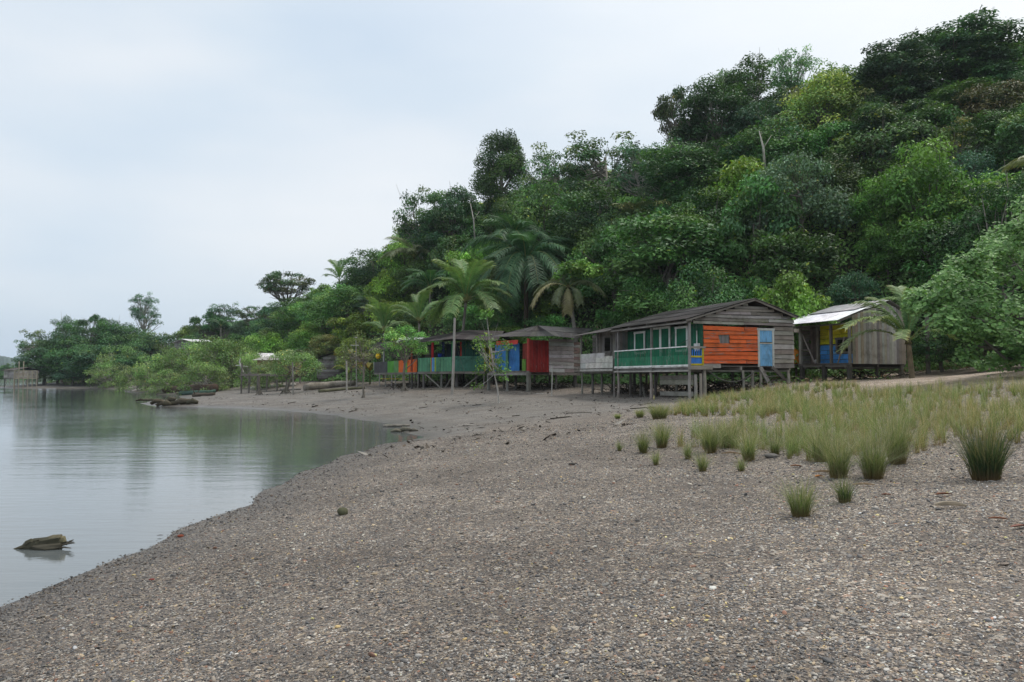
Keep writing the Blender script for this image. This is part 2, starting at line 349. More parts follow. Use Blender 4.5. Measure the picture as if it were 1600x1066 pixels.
# ------------------------------------------------------------------ water
def mat_water():
    m, t, b = newmat('river_water'); L = t.links
    geo = N(t, 'ShaderNodeNewGeometry'); P = geo.outputs['Position']
    b.inputs['Base Color'].default_value = (.115, .13, .132, 1); b.inputs['Roughness'].default_value = .03; b.inputs['IOR'].default_value = 1.6
    mp = N(t, 'ShaderNodeMapping'); mp.inputs['Scale'].default_value = (.45, 1.9, 1); mp.inputs['Rotation'].default_value = (0, 0, R(-12)); L.new(P, mp.inputs[0])
    a = N(t, 'ShaderNodeTexNoise', i_Scale=1.6, i_Detail=5.0, i_Roughness=.6); L.new(mp.outputs[0], a.inputs['Vector'])
    c = N(t, 'ShaderNodeTexNoise', i_Scale=.35, i_Detail=2.0); L.new(mp.outputs[0], c.inputs['Vector'])
    pt = N(t, 'ShaderNodeTexNoise', i_Scale=.05, i_Detail=3.0); L.new(P, pt.inputs['Vector'])
    st = N(t, 'ShaderNodeMapRange', i_1=.4, i_2=.62, i_3=.04, i_4=.13); L.new(pt.outputs[0], st.inputs[0])
    h = mth(t, 'ADD', a.outputs[0], mth(t, 'MULTIPLY', c.outputs[0], 1.5))
    bp = N(t, 'ShaderNodeBump', i_Distance=.12); L.new(st.outputs[0], bp.inputs['Strength']); L.new(h, bp.inputs['Height']); L.new(bp.outputs[0], b.inputs['Normal'])
    return m
wv = [(-6000, -2000, 0), (400, -2000, 0), (400, 6500, 0), (-6000, 6500, 0)]
water = link('water', fastmesh('water', wv, [[(0, 1, 2, 3)]], None, mat_water())); tag(water, kind='structure', label='calm grey-green river water reflecting the hill')

# ------------------------------------------------------------------ foliage builders
def rn(seed): return np.random.default_rng(seed)
def leaf_arrays(C, Nrm, L, W_, rg, fold=.18):
    """rhombic folded leaves at centres C lying across normals Nrm"""
    n = len(C); t = rg.normal(size=(n, 3)); a = np.cross(Nrm, t); a /= np.linalg.norm(a, axis=1)[:, None] + 1e-9
    a[:, 2] -= .25; a /= np.linalg.norm(a, axis=1)[:, None] + 1e-9
    b = np.cross(Nrm, a); b /= np.linalg.norm(b, axis=1)[:, None] + 1e-9
    L = np.broadcast_to(L, n)[:, None]; W_ = np.broadcast_to(W_, n)[:, None]
    V = np.stack([C - a * L / 2, C + b * W_ / 2 + Nrm * fold * W_, C + a * L / 2, C - b * W_ / 2 + Nrm * fold * W_], 1).reshape(-1, 3)
    i = np.arange(n) * 4
    Fq = np.concatenate([np.c_[i, i + 1, i + 2], np.c_[i, i + 2, i + 3]])
    return V, Fq
def crown_mesh(name, rg, H, Wd, nb, per, L, pal, rb=.17, zmin=-.55, flat=.62, lobes=5, ratio=.5, pts=None, up=.6, mat=None, boxy=.6):
    """crown of leaf sprays about the origin: half-sizes Wd/2 and H/2; returns mesh and spray centres"""
    lob = rg.normal(size=(lobes, 3)); lob /= np.linalg.norm(lob, axis=1)[:, None]; la = rg.uniform(-.25, .38, lobes)
    if pts is None:
        d = rg.normal(size=(nb * 3, 3)); d /= np.linalg.norm(d, axis=1)[:, None]; d = d[d[:, 2] > zmin][:nb]
        r = rg.uniform(.35, .95, len(d)) ** .6
        r *= 1 + (np.maximum(d @ lob.T, 0) ** 3 @ la)
        hr_ = np.linalg.norm(d[:, :2], axis=1); low = d[:, 2] < .25
        d[low, :2] *= (1 + boxy * (1 / np.maximum(hr_[low], .35) - 1))[:, None]
        C = d * r[:, None] * np.array([Wd / 2, Wd / 2, H / 2]) * .88
    else: C = pts
    B = rb * (Wd + H) / 2 * rg.uniform(.55, 1.25, len(C))
    nl = np.maximum((per * (B / (rb * (Wd + H) / 2)) ** 2).astype(int), 8)
    k = np.repeat(np.arange(len(C)), nl); n = len(k)
    e = rg.normal(size=(n, 3)); e[:, 2] = np.abs(e[:, 2]) * 1.1 - .35; e /= np.linalg.norm(e, axis=1)[:, None]
    rr = rg.uniform(.45, 1.12, n) ** .7
    P = C[k] + e * (rr * B[k])[:, None] * np.array([1, 1, flat]) + rg.normal(size=(n, 3)) * L * .35
    nrm = e * .55 + np.array([0, 0, up]) + rg.normal(size=(n, 3)) * .38; nrm /= np.linalg.norm(nrm, axis=1)[:, None]
    Ls = L * rg.uniform(.6, 1.3, n)
    V, Fq = leaf_arrays(P, nrm, Ls, Ls * ratio, rg)
    pal = np.array(pal); pb = pal[rg.integers(0, len(pal), len(C))] * rg.uniform(.55, 1.5, len(C))[:, None]
    cl = pb[k] * rg.uniform(.65, 1.4, n)[:, None]
    yel = rg.random(n) < .02; cl[yel] = cl[yel] * [2.3, 1.5, .7]
    col = np.c_[np.repeat(cl, 4, 0), np.ones(n * 4)]
    return fastmesh(name, V, [Fq], col, mat or M_LEAF), C
BK = (.16, .145, .125, .35)
def trunk_mesh(name, rg, z0, zc, r0, C, nbranch=12, lean=(0, 0), c=BK, roots=0):
    """tapered trunk from z0 below up into the crown centred at zc, with limbs to spray centres C (absolute)"""
    random.seed(int(rg.integers(1e6))); mb = MB(); top = Vector((lean[0], lean[1], zc))
    mid = [Vector((lean[0] * t + random.uniform(-.05, .05) * (zc - z0) * .4 * (0 < t < 1), lean[1] * t + random.uniform(-.05, .05) * (zc - z0) * .4 * (0 < t < 1), z0 + (zc - z0) * t)) for t in (0, .06, .3, .6, 1)]
    mb.tube(mid, [r0 * 1.5, r0 * 1.05, r0 * .9, r0 * .75, r0 * .45], 8, c, rough=.08)
    order = rg.permutation(len(C))[:nbranch]
    for i in order:
        q = Vector(C[i]); st = mid[3].lerp(mid[4], random.uniform(-.4, .9))
        m = st.lerp(q, .5) + Vector((0, 0, -.08 * (q - st).length)); 
        mb.tube([st, m, q], [r0 * .4, r0 * .24, r0 * .07], 5, c, cap=False)
        for _ in range(2):
            q2 = q + Vector([random.uniform(-1, 1) * .25 * (q - st).length for _ in range(3)]); mb.tube([m, m.lerp(q2, .6), q2], [r0 * .16, r0 * .1, r0 * .04], 4, c, cap=False)
    for k in range(roots):
        a = 2 * math.pi * k / roots + random.uniform(-.3, .3); l = random.uniform(2.6, 4.2) * r0
        zt = random.uniform(2.2, 4.5) * r0
        mb.tube([(0, 0, z0 + zt), (math.cos(a) * l * .45, math.sin(a) * l * .45, z0 + zt * .6), (math.cos(a) * l, math.sin(a) * l, z0 - .05)], [r0 * .45, r0 * .35, r0 * .22], 5, c, cap=False)
    return mb.mesh(name, M_BARK, True)

DK = [tuple(v * 1.5 for v in c) for c in [(.022, .052, .020), (.028, .064, .022), (.020, .046, .024), (.038, .072, .022)]]
MD = [tuple(v * 1.45 for v in c) for c in [(.036, .088, .024), (.048, .102, .028), (.032, .072, .026), (.060, .105, .030)]]
LT = [tuple(v * 1.05 for v in c) for c in [(.075, .150, .030), (.095, .165, .035), (.060, .125, .030)]]
YG = [tuple(v * 1.45 for v in c) for c in [(.13, .155, .04), (.10, .14, .035), (.06, .10, .03)]]
OL = [tuple(v * 1.35 for v in c) for c in [(.055, .075, .030), (.070, .080, .034), (.042, .066, .028), (.062, .068, .032)]]
PL = [(.125, .175, .075), (.15, .19, .09), (.10, .15, .065), (.15, .16, .10)]
BG = [tuple(v * 1.5 for v in c) for c in [(.030, .066, .040), (.042, .082, .050), (.026, .058, .034)]]
PROTO = {}
def proto(key, desc, H, Wd, TH, pal, seed, nb=46, per=210, L=.30, nbr=14, tc=BK, **k):
    rg = rn(seed); cm, C = crown_mesh('crown', rg, H, Wd, nb, per, L, pal, **k)
    zc = TH - H / 2
    V = np.empty(len(cm.vertices) * 3, np.float32); cm.vertices.foreach_get('co', V); V = V.reshape(-1, 3); V[:, 2] += zc; cm.vertices.foreach_set('co', V.ravel())
    C = C + [0, 0, zc]
    tm = trunk_mesh('trunk', rg, -.6, TH - H * .45, .028 * TH, C, nbr, c=tc)
    PROTO.setdefault(key, []).append((cm, tm, TH, Wd, desc))
# kind: H crown height, W crown width, TH total height
proto('dark', 'dark green dense', 7.8, 8, 8.5, DK, 1, zmin=-.9, nb=60); proto('dark', 'dark green dense', 8.2, 7.4, 9, DK, 2, zmin=-.9, nb=60)
proto('mid', 'mid green leafy', 7.4, 8, 8, MD, 3, zmin=-.9, nb=58); proto('mid', 'mid green leafy', 7.8, 7, 8.6, MD, 4, zmin=-.9, nb=58); proto('mid', 'mid green leafy', 7, 8.4, 7.6, BG, 5, zmin=-.9, nb=58)
proto('bright', 'bright green bushy', 5.9, 7, 6.2, LT, 6, per=210, L=.27, zmin=-.95, nb=56); proto('bright', 'bright green bushy', 5.5, 7.4, 5.8, LT, 7, per=190, L=.32, ratio=.62, zmin=-.95, nb=56)
proto('olive', 'brownish olive', 7.6, 7.6, 8.4, OL, 8, per=180, zmin=-.9, nb=56)
proto('yellow', 'yellowish green', 9, 8, 10, YG, 9, nb=64, per=180, zmin=-.8)
proto('airy', 'thin open-crowned', 7.5, 8.5, 10, DK + OL[:1], 10, tc=(.36, .34, .31, .1), nb=56, per=105, L=.3, rb=.12, zmin=-.7, flat=.5, nbr=30, boxy=.2)
proto('airy', 'thin open-crowned', 8.5, 7.5, 11, BG, 11, tc=(.36, .34, .31, .1), nb=58, per=100, L=.3, rb=.12, flat=.5, nbr=32, boxy=.2)
proto('umbrella', 'flat-topped spreading', 5.5, 10, 9, OL + DK[:2], 12, nb=46, per=150, L=.33, rb=.12, zmin=-.4, flat=.42, nbr=34)
proto('big', 'huge dark dense-crowned', 13.5, 12.5, 15, DK, 13, nb=120, per=310, L=.36, rb=.115, nbr=26, zmin=-.85)
proto('big', 'huge dark dense-crowned', 14, 11, 16, DK + [(.026, .055, .03)], 14, nb=115, per=310, L=.36, rb=.115, nbr=26, zmin=-.85)
proto('tall', 'tall mid green', 12.5, 9.5, 14, MD[:3] + DK[:2], 15, tc=(.30, .28, .25, .1), nb=90, per=230, L=.34, rb=.12, nbr=26, zmin=-.85)
proto('bush', 'low leafy', 3.6, 4.6, 3.5, MD + LT[:2], 21, nb=34, per=170, L=.24, zmin=-.9, boxy=1, nbr=8); proto('bush', 'low leafy', 3.4, 5, 3.3, DK[:2] + MD[:2], 22, nb=36, per=170, L=.24, zmin=-.9, boxy=1, nbr=8)
proto('thicket', 'pale green mangrove', 4.7, 5.2, 4.7, PL, 16, tc=(.34, .32, .29, .1), nb=60, per=120, L=.17, rb=.14, flat=.75, nbr=30, zmin=-.95, boxy=1)
proto('thicket', 'pale green mangrove', 4.3, 6, 4.2, PL, 17, tc=(.34, .32, .29, .1), nb=64, per=115, L=.17, rb=.13, flat=.7, nbr=32, zmin=-.95, boxy=1)
# tree smothered in hanging creeper
rg_ = rn(18); zz = rg_.uniform(-.5, .5, 80); th = rg_.uniform(0, 6.28, 80); rad = (1 - np.abs(zz * 1.7) ** 3) * rg_.uniform(.6, 1.05, 80) * np.interp(zz, [-.5, 0, .5], [.7, 1.0, .85])
pts_ = np.c_[np.cos(th) * rad * 2.6, np.sin(th) * rad * 2.6, zz * 11]
proto('creeper', 'tall column-shaped creeper-draped', 11, 5.4, 14, [(.03, .06, .022), (.045, .075, .022), (.05, .085, .03), (.035, .065, .03)], 19, per=420, L=.26, rb=.13, flat=1.5, pts=pts_, up=.1)

used_labels = {}
def place_tree(kind, x, y, Ht, Wt, label=None, group=None, var=None, tint=(1, 1, 1), rz=None, cat='tree', name='tree', z=None):
    ps = PROTO[kind]; i = random.randrange(len(ps)) if var is None else var; cm, tm, TH, Wd, desc = ps[i]
    z = hz(x, y) if z is None else z
    r = empty(name, (x, y, z), random.uniform(0, 6.28) if rz is None else rz); r.scale = (Wt / Wd, Wt / Wd, Ht / TH)
    link('trunk', tm, r); c = link('crown', cm, r); c.color = tuple(tint) + (1,)
    tag(r, label, cat, group); r['_k'] = desc
    return r

# ------------------------------------------------------------------ crest and special trees, from their place in the photo
random.seed(5)
TREES = []
def crest(kind, px, py, Yd, wpx, label, tint=(1, 1, 1), var=None, rz=None, cat='tree', maxh=19):
    hr = {'creeper': 2.6, 'airy': 2.0, 'tall': 2.0}.get(kind, 1.45); Y0 = Yd
    while True:                                    # walk up the slope until the tree's height suits its width
        p = at(px, py, Yd); w = wpx * Yd / F; g = hz(p.x, p.y); Ht = p.z - g
        if Ht <= min(max(hr * w, 4.5), maxh) or Yd > Y0 + 26: break
        Yd += 1
    if Yd > Y0 + 26: Yd = Y0 + 4; p = at(px, py, Yd); w = wpx * Yd / F; g = hz(p.x, p.y); Ht = p.z - g
    if Ht < 2.5:
        while Ht < 3.5 and Yd > 40: Yd -= 1; p = at(px, py, Yd); g = hz(p.x, p.y); Ht = p.z - g
        w = wpx * Yd / F
    Ht *= {'airy': 1.05, 'umbrella': 1.04, 'big': .95, 'creeper': .9}.get(kind, 1.0); w *= 1.04
    o = place_tree(kind, p.x, p.y, Ht, w, label, 'forest trees on the hillside', var, tint, rz, cat=cat); TREES.append(o); print('CREST', kind, px, py, Y0, Yd, round(Ht, 1), round(w, 1)); return o
crest('big', 1488, 26, 80, 215, 'huge dark tree topping the hill, the highest crown of all')
crest('big', 1385, 48, 76, 165, 'huge dark tree on the crest, just left of the highest crown', var=1)
crest('big', 1570, 58, 86, 140, 'dark crest tree right of the highest crown, at the photo edge', var=0)
crest('big', 1400, 150, 70, 190, 'dark rounded tree filling the slope below the two highest crowns', tint=(.85, .85, .9))
crest('big', 1500, 130, 72, 190, 'dark tree on the upper slope directly below the highest crown', tint=(.85, .85, .9))
crest('tall', 1570, 165, 64, 120, 'dull green tree at the right photo edge under the crest', tint=(.9, .9, .8))
crest('yellow', 1285, 100, 76, 135, 'yellowish green tree on the crest beside the huge dark trees')
crest('airy', 1238, 84, 92, 90, 'thin light-crowned tree on the crest behind the yellowish green tree', tint=(1.5, 1.5, 1.1))
crest('tall', 1172, 86, 88, 130, 'rounded dark olive tree on the crest, highest left of the yellowish one', tint=(.85, .8, .8))
crest('tall', 1118, 128, 84, 130, 'rounded tree on the crest, one step lower and left of the dark olive one', tint=(.75, .75, .8))
crest('umbrella', 1068, 138, 84, 100, 'leaning tree with bare branches sticking out left from the crest', tint=(.8, .9, .8))
crest('tall', 1090, 215, 74, 170, 'broad dark tree below the leaning crest tree', tint=(.7, .72, .75))
crest('dark', 1200, 190, 72, 150, 'dark tree below the dark olive crest tree', tint=(.85, .9, .85))
crest('airy', 1005, 222, 86, 90, 'thin see-through tree where the crest dips, right of the open feathery one')
crest('airy', 945, 200, 92, 150, 'wide open feathery tree on the crest right of the creeper column')
crest('airy', 872, 216, 94, 110, 'open tree with sky showing through, next right of the creeper column', var=0)
crest('creeper', 783, 200, 86, 72, 'tall column-shaped tree smothered in creeper, standing above the crest', rz=0, tint=(.75, .9, .75))
crest('mid', 850, 275, 84, 130, 'leafy tree in the dip right of the creeper column', tint=(.8, .8, .8))
crest('dark', 935, 275, 80, 150, 'dark tree under the open feathery crest tree', tint=(.9, .9, .9))
crest('big', 705, 282, 98, 120, 'dark broad tree on the crest left of the creeper column', tint=(.9, .95, .95))
crest('airy', 662, 285, 100, 90, 'ragged open tree at the left end of the dark crest group', tint=(.9, 1, .9))
crest('bright', 632, 352, 112, 80, 'light green rounded tree below the ragged open one')
crest('dark', 585, 385, 118, 85, 'dark rounded tree on the descending crest, second step down')
crest('dark', 560, 415, 120, 60, 'small dark tree on the descending crest, lowest step')
crest('umbrella', 450, 426, 150, 92, 'flat-topped spreading tree standing clear of the low ridge', maxh=17)
crest('dark', 470, 463, 145, 75, 'dark tree under the right side of the flat-topped spreading tree', tint=(1, 1, .9)); crest('mid', 425, 474, 148, 60, 'leafy tree under the left side of the flat-topped spreading tree', tint=(1, 1, .9))
crest('bright', 505, 446, 140, 56, 'bright green rounded tree beside the flat-topped spreading one')
crest('umbrella', 405, 478, 160, 70, 'low tree left of the flat-topped spreading tree', tint=(.9, 1, .9))
crest('airy', 350, 476, 165, 66, 'open tree on the low ridge above the pale mangroves')
crest('umbrella', 325, 487, 160, 66, 'spreading tree at the left end of the low ridge', tint=(.8, 1, .9))
crest('tall', 298, 520, 158, 50, 'small tree by the gap of sky between headland and ridge')
crest('airy', 60, 508, 182, 60, 'thin pale tree at the tip of the headland', tint=(1.4, 1.4, 1.3))
crest('tall', 98, 492, 180, 48, 'narrow upright tree near the headland tip', tint=(.85, .95, .9))
crest('umbrella', 143, 492, 178, 60, 'flat-topped tree in the middle of the headland', tint=(.8, 1, .9))
crest('tall', 185, 497, 178, 60, 'rounded dark tree left of the tallest headland tree', tint=(.75, .9, .85))
crest('airy', 226, 460, 180, 46, 'tallest tree of the headland, standing out with a ragged top', tint=(.9, 1, .9), var=1)
crest('dark', 222, 515, 172, 70, 'broad dark tree under the tallest headland tree')
crest('airy', 252, 512, 172, 60, 'tree with branches reaching right into the gap of sky', tint=(1.2, 1.3, 1.1), var=0)
for px, py, Yd, w, lb in [(92, 518, 178, 66, 'dense dark tree filling the headland behind the narrow upright one'), (132, 508, 176, 72, 'dense dark tree filling the headland under the flat-topped one'), (205, 503, 177, 70, 'dense dark tree left behind the tallest headland tree'), (243, 520, 174, 66, 'dense dark tree right behind the tallest headland tree'), (70, 540, 174, 70, 'dark leafy tree at the water end of the headland'), (115, 525, 172, 75, 'dark leafy tree in front of the narrow upright headland tree'),
                          (160, 535, 168, 80, 'dark rounded tree above the far beach, middle of the headland'), (205, 548, 164, 70, 'dark tree above the pale mangroves on the headland'),
                          (72, 574, 172, 42, 'low bush by the framework jetty at the far beach'), (115, 568, 168, 55, 'low dark bush over the far beach')]:
    crest('dark' if w > 60 else 'mid', px, py, Yd, w, lb, tint=(.85, .95, .95))
crest('bright', 1450, 218, 54, 150, 'bright green large-leaved tree half way up the right slope', tint=(.8, .85, .8))
crest('bright', 1375, 275, 52, 90, 'smaller bright green tree left of the bright large-leaved one', tint=(.75, .85, .8))
crest('mid', 1045, 322, 64, 200, 'broad mid green tree on the slope above the green porch house')
crest('mid', 960, 345, 66, 120, 'mid green tree above the small grey porch', tint=(.9, 1, .9))
crest('bright', 1228, 432, 50, 130, 'bright yellow-green bush behind the ridge of the orange-walled house', tint=(1.15, 1.1, 1))
crest('dark', 1100, 405, 56, 130, 'dark bush tree above the green porch roof', tint=(1, 1.1, 1))
crest('mid', 1010, 425, 60, 100, 'leafy bush between the green porch roof and the broad slope tree', tint=(.8, .9, .8))
crest('mid', 1340, 420, 50, 90, 'leafy bush behind the white roof', tint=(.8, .9, .8))
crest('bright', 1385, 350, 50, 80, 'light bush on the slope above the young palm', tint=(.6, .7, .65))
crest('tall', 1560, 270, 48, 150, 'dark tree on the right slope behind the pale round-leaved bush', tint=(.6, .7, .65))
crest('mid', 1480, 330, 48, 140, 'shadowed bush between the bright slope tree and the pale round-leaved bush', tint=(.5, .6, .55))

# ------------------------------------------------------------------ trees filling the hillside
skyl = np.array([(0,570),(38,560),(50,530),(110,510),(200,515),(245,530),(280,545),(300,510),(350,500),(420,495),(480,462),(520,455),(560,432),(600,400),(640,372),(690,330),(745,310),(790,300),(830,290),(900,262),(1000,262),
                 (1040,262),(1060,190),(1100,160),(1160,120),(1260,120),(1330,110),(1400,80),(1480,60),(1600,90),(1700,90)], float)
rgt = rn(77); cand = []
for i in range(len(foot) - 1):
    A, B = foot[i], foot[i + 1]; L_ = np.linalg.norm(B - A)
tries = 0; placed = [(t.location.x, t.location.y, 3.2) for t in TREES]
while len(cand) < 225 and tries < 30000:
    tries += 1
    y = 44 + 156 * rgt.random() ** 1.35; x = rgt.uniform(-.66, .78) * y
    s = hill_s(np.array([[x, y]]))[0]
    if s < .3 or s > 34 + y * .06: continue
    sp = 2.5 + y * .014
    if any((x - a) ** 2 + (y - b) ** 2 < sp ** 2 for a, b, c in placed): continue
    z = hz(x, y); px, py = proj(x, y, z); ferny = 1180 < px < 1370 and 320 < py < 460
    if ferny and rgt.random() < .8: continue
    w = rgt.uniform(5, 8.2) * (1 + .2 * (y > 110)); h = w * rgt.uniform(.85, 1.25)
    if s < 5: w *= .72; h *= .6
    lim = np.interp(px, skyl[:, 0], skyl[:, 1])
    top = CAMZ + (HY - lim) / F * y
    if z + h > top:
        h = top - z
        if h < 2: continue
        w = min(w, h * 1.3)
    if y < 62 and s < 6 and px > 1000: h = min(h, 5)
    placed.append((x, y, w)); cand.append((x, y, h, w, s, px))
kinds = ['dark', 'dark', 'mid', 'mid', 'mid', 'olive', 'bright', 'airy', 'dark']
marks = [(0, 'the headland'), (270, 'the pale mangroves'), (400, 'the broken platform'), (500, 'the bare grey shack'), (575, 'the orange railing'), (655, 'the picket-railed house'), (760, 'the blue and red house'),
         (900, 'the small grey porch'), (965, 'the green porch house'), (1100, 'the orange wall'), (1230, 'the white roof'), (1350, 'the young palm'), (1450, 'the round-leaved bush')]
groups_ = {}; print('FILL', len(cand), tries)
for x, y, h, w, s, px in cand:
    k = kinds[rgt.integers(len(kinds))]
    if s < 5 and rgt.random() < .5: k = 'bright'
    if k == 'bright' and s > 12 and rgt.random() < .5: k = 'mid'
    tone_k = rgt.uniform(.8, 1.12)
    tone_k = rgt.uniform(.72, 1.3); tnt = (tone_k * rgt.uniform(.85, 1.35), tone_k, tone_k * rgt.uniform(.75, 1.1))  # random tone and hue for each tree
    if h < 4.2 or rgt.random() < .12: k = 'bush'
    o = place_tree(k, x, y, h, w, None, 'forest trees on the hillside', None, tnt)
    m = [t for p_, t in marks if px >= p_ or p_ == 0][-1]
    lev = 'low down' if s < 6 else ('half way up' if s < 15 else 'high up')
    groups_.setdefault((o['_k'], lev, m), []).append((px, o))
ORD = ['leftmost', 'second', 'third', 'fourth', 'fifth', 'sixth', 'seventh', 'eighth', 'ninth']
for (d, lev, m), lst in groups_.items():
    lst.sort(key=lambda t: t[0]); rel = 'behind' if m in ('the pale mangroves', 'the young palm', 'the round-leaved bush') else ('on' if m == 'the headland' else 'above')
    if rel == 'on': lev = lev.replace('the slope', 'it')
    for i, (px, o) in enumerate(lst):
        o['label'] = f'{d} tree {lev} {rel} {m}' + ('' if len(lst) == 1 else (', leftmost' if i == 0 else f', {ORD[min(i, 8)]} from left'))
for o in COL.objects:
    if '_k' in o: del o['_k']

# ------------------------------------------------------------------ undergrowth on the slope
n = 560000; y = 40 + 170 * rgt.random(n) ** 1.5; x = rgt.uniform(-.68, .8, n) * y
s = hill_s(np.c_[x, y]); keep = (s > -2.5) & (s < 38); x, y, s = x[keep], y[keep], s[keep]
cn = vnoise(x, y, 2.2, 5); keep = rgt.random(len(x)) < .25 + cn; x, y, s, cn = x[keep], y[keep], s[keep], cn[keep]
z = height(x, y); lift = rgt.random(len(x)) ** .8 * (.3 + 2.6 * cn ** 1.3) * np.clip((s + 3.2) / 4, .2, 1)
C = np.c_[x, y, z + lift]; nr = rgt.normal(size=C.shape) * .45 + [-.15, -.45, .6]; nr /= np.linalg.norm(nr, axis=1)[:, None]
Ls = rgt.uniform(.16, .34, len(x)) * (1 + y / 160); V, Fq = leaf_arrays(C, nr, Ls, Ls * .55, rgt)
ppx = CX + F * x / y; ppy = HY - F * (z - CAMZ) / y
fern = np.exp(-((ppx - 1275) / 95) ** 2 - ((ppy - 385) / 62) ** 2)[:, None]
pn = vnoise(x, y, 5.5, 9)[:, None]; base = np.array([.042, .090, .030]) * (1 - pn) + np.array([.085, .15, .042]) * pn
base = base * (1 - fern * .9) + np.array([.12, .21, .05]) * fern * .9
cc = base * rgt.uniform(.6, 1.45, len(x))[:, None]; dead = rgt.random(len(x)) < .05; cc[dead] = [.12, .085, .05]
ug = link('undergrowth', fastmesh('undergrowth', V, [Fq], np.c_[np.repeat(cc, 4, 0), np.ones(len(V))], M_LEAF)); tag(ug, 'tangled ferns and creepers covering the slope between the trees', 'undergrowth', kind='stuff')

# ------------------------------------------------------------------ palms
def frond_mesh(name, rg, L=3.6, droop=1.0, rise=.9, leaf=.56, n=74, col=((.06, .13, .045), (.10, .16, .06)), tipc=(.30, .24, .07), yellow=.25, hang=.55):
    """frond growing along +X from the origin: arched midrib with two rows of hanging leaflets"""
    V = []; Q = []; C = []; b = 0
    ts = np.linspace(0, 1, 15); X_ = L * (ts - .10 * droop * ts ** 2.2); Z_ = L * (rise * .62 * ts - .72 * droop * ts ** 2.1)
    def P(t): return np.array([np.interp(t, ts, X_), 0, np.interp(t, ts, Z_)])
    mb = MB(); mb.tube([P(t) for t in ts], [.035 * (1 - .8 * t) * (L / 3.6) for t in ts], 5, (.14, .15, .05, 0), cap=False)
    V = [np.array(mb.v)]; Q = [np.array(mb.q)]; C = [np.array(mb.c)]; b = mb.n
    LV = []; LQ = []; LC = []
    for i in range(n):
        t = .14 + .86 * i / (n - 1); p = P(t); tg = P(min(t + .02, 1)) - P(t - .02); tg /= np.linalg.norm(tg)
        ll = leaf * L / 3.6 * 1.6 * math.sin(math.pi * min(.15 + .85 * (1 - t) + .12, .93)) ** .6 * rg.uniform(.85, 1.12)
        for sd in (-1, 1):
            side = np.array([0, sd, 0.]); up = np.cross(tg, side) * sd; up = np.array([0, 0, 1.])
            d0 = tg * .55 + side * .8 + up * rg.uniform(.05, .35); d0 /= np.linalg.norm(d0)
            g_ = hang * rg.uniform(.6, 1.4); w = .02 * L / 3.6 * 1.5
            a0 = p; a1 = p + d0 * ll * .45 - np.array([0, 0, g_ * ll * .12]); a2 = p + d0 * ll * .82 - np.array([0, 0, g_ * ll * .6]); wd = tg * w
            LV += [a0 - wd * .5, a0 + wd * .5, a1 - wd, a1 + wd, a2 - wd * .25, a2 + wd * .25]; k = b + len(LV) - 6
            LQ += [(k, k + 1, k + 3, k + 2), (k + 2, k + 3, k + 5, k + 4)]
            c0 = np.array(col[0]) * (1 - t) + np.array(col[1]) * t; c0 = c0 * rg.uniform(.75, 1.25); yy = yellow * max(0, t - .45) * 1.8 * rg.uniform(.4, 1.3)
            ct = c0 * (1 - min(yy * 1.5, 1)) + np.array(tipc) * min(yy * 1.5, 1)
            LC += [np.r_[c0, 1]] * 4 + [np.r_[ct, 1]] * 2
    V.append(np.array(LV)); Q.append(np.array(LQ)); C.append(np.array(LC))
    return fastmesh(name, np.concatenate(V), [np.concatenate(Q)], np.concatenate(C), M_LEAF)
FR = {}
for key, kw in {'coco': dict(), 'coco2': dict(droop=1.25, rise=1.0), 'coco3': dict(droop=.7, rise=1.1), 'young': dict(col=((.075, .14, .06), (.14, .19, .08)), yellow=.6, leaf=.5, n=74, hang=.35, droop=1.05, rise=1.15),
                'young2': dict(col=((.07, .14, .055), (.12, .18, .07)), yellow=.3, leaf=.54, n=74, hang=.5, droop=.8, rise=1.3), 'raffia': dict(col=((.03, .08, .034), (.048, .11, .048)), yellow=.0, leaf=.62, n=70, hang=.9, droop=1.15, rise=1.1),
                'raffia2': dict(col=((.03, .075, .034), (.045, .10, .046)), yellow=.0, leaf=.62, n=70, hang=1.0, droop=1.6, rise=1.0), 'dry': dict(col=((.14, .13, .07), (.17, .15, .08)), yellow=.3, hang=.7, droop=1.3),
                'dull': dict(col=((.07, .095, .045), (.10, .12, .06)), yellow=.15, hang=.9, droop=1.1)}.items():
    FR[key] = frond_mesh('frond', rn(hash(key) % 1000 if False else sum(map(ord, key))), **kw)
def palm(x, y, trunk_h, r0, fronds, label, name='palm_tree', lean=(0, 0), z=None, group=None, tcol=(.2, .185, .16, .3)):
    """fronds: list of (key, azimuth deg, tilt deg up, length scale)"""
    z = hz(x, y) if z is None else z; r = empty(name, (x, y, z)); tag(r, label, 'palm', group)
    mb = MB(); k = 14; pts = [(lean[0] * (i / k) ** 1.6, lean[1] * (i / k) ** 1.6, -.4 + (trunk_h + .4) * i / k) for i in range(k + 1)]
    mb.tube(pts, [r0 * (1.35 - .5 * min(i / 2, 1) - .15 * i / k) * (1 + .06 * (i % 2)) for i in range(k + 1)], 9, tcol, rough=.05)
    top = Vector(pts[-1]); mb.tube([top, top + Vector((0, 0, .35))], [r0 * 1.15, r0 * .5], 8, (.10, .09, .04, 0)); mb.build('trunk', M_BARK, r, True)
    for key, az, tilt, sc in fronds:
        f = link('frond', FR[key], r); f.location = top + Vector((0, 0, .15)); f.scale = (sc, sc, sc); f.rotation_euler = (0, -R(tilt), R(az))
    return r
def ring(keys, n, t0, t1, s0, s1, seed, a0=0):
    rr = random.Random(seed); return [(rr.choice(keys), a0 + 360 * i / n + rr.uniform(-14, 14), rr.uniform(t0, t1), rr.uniform(s0, s1)) for i in range(n)]
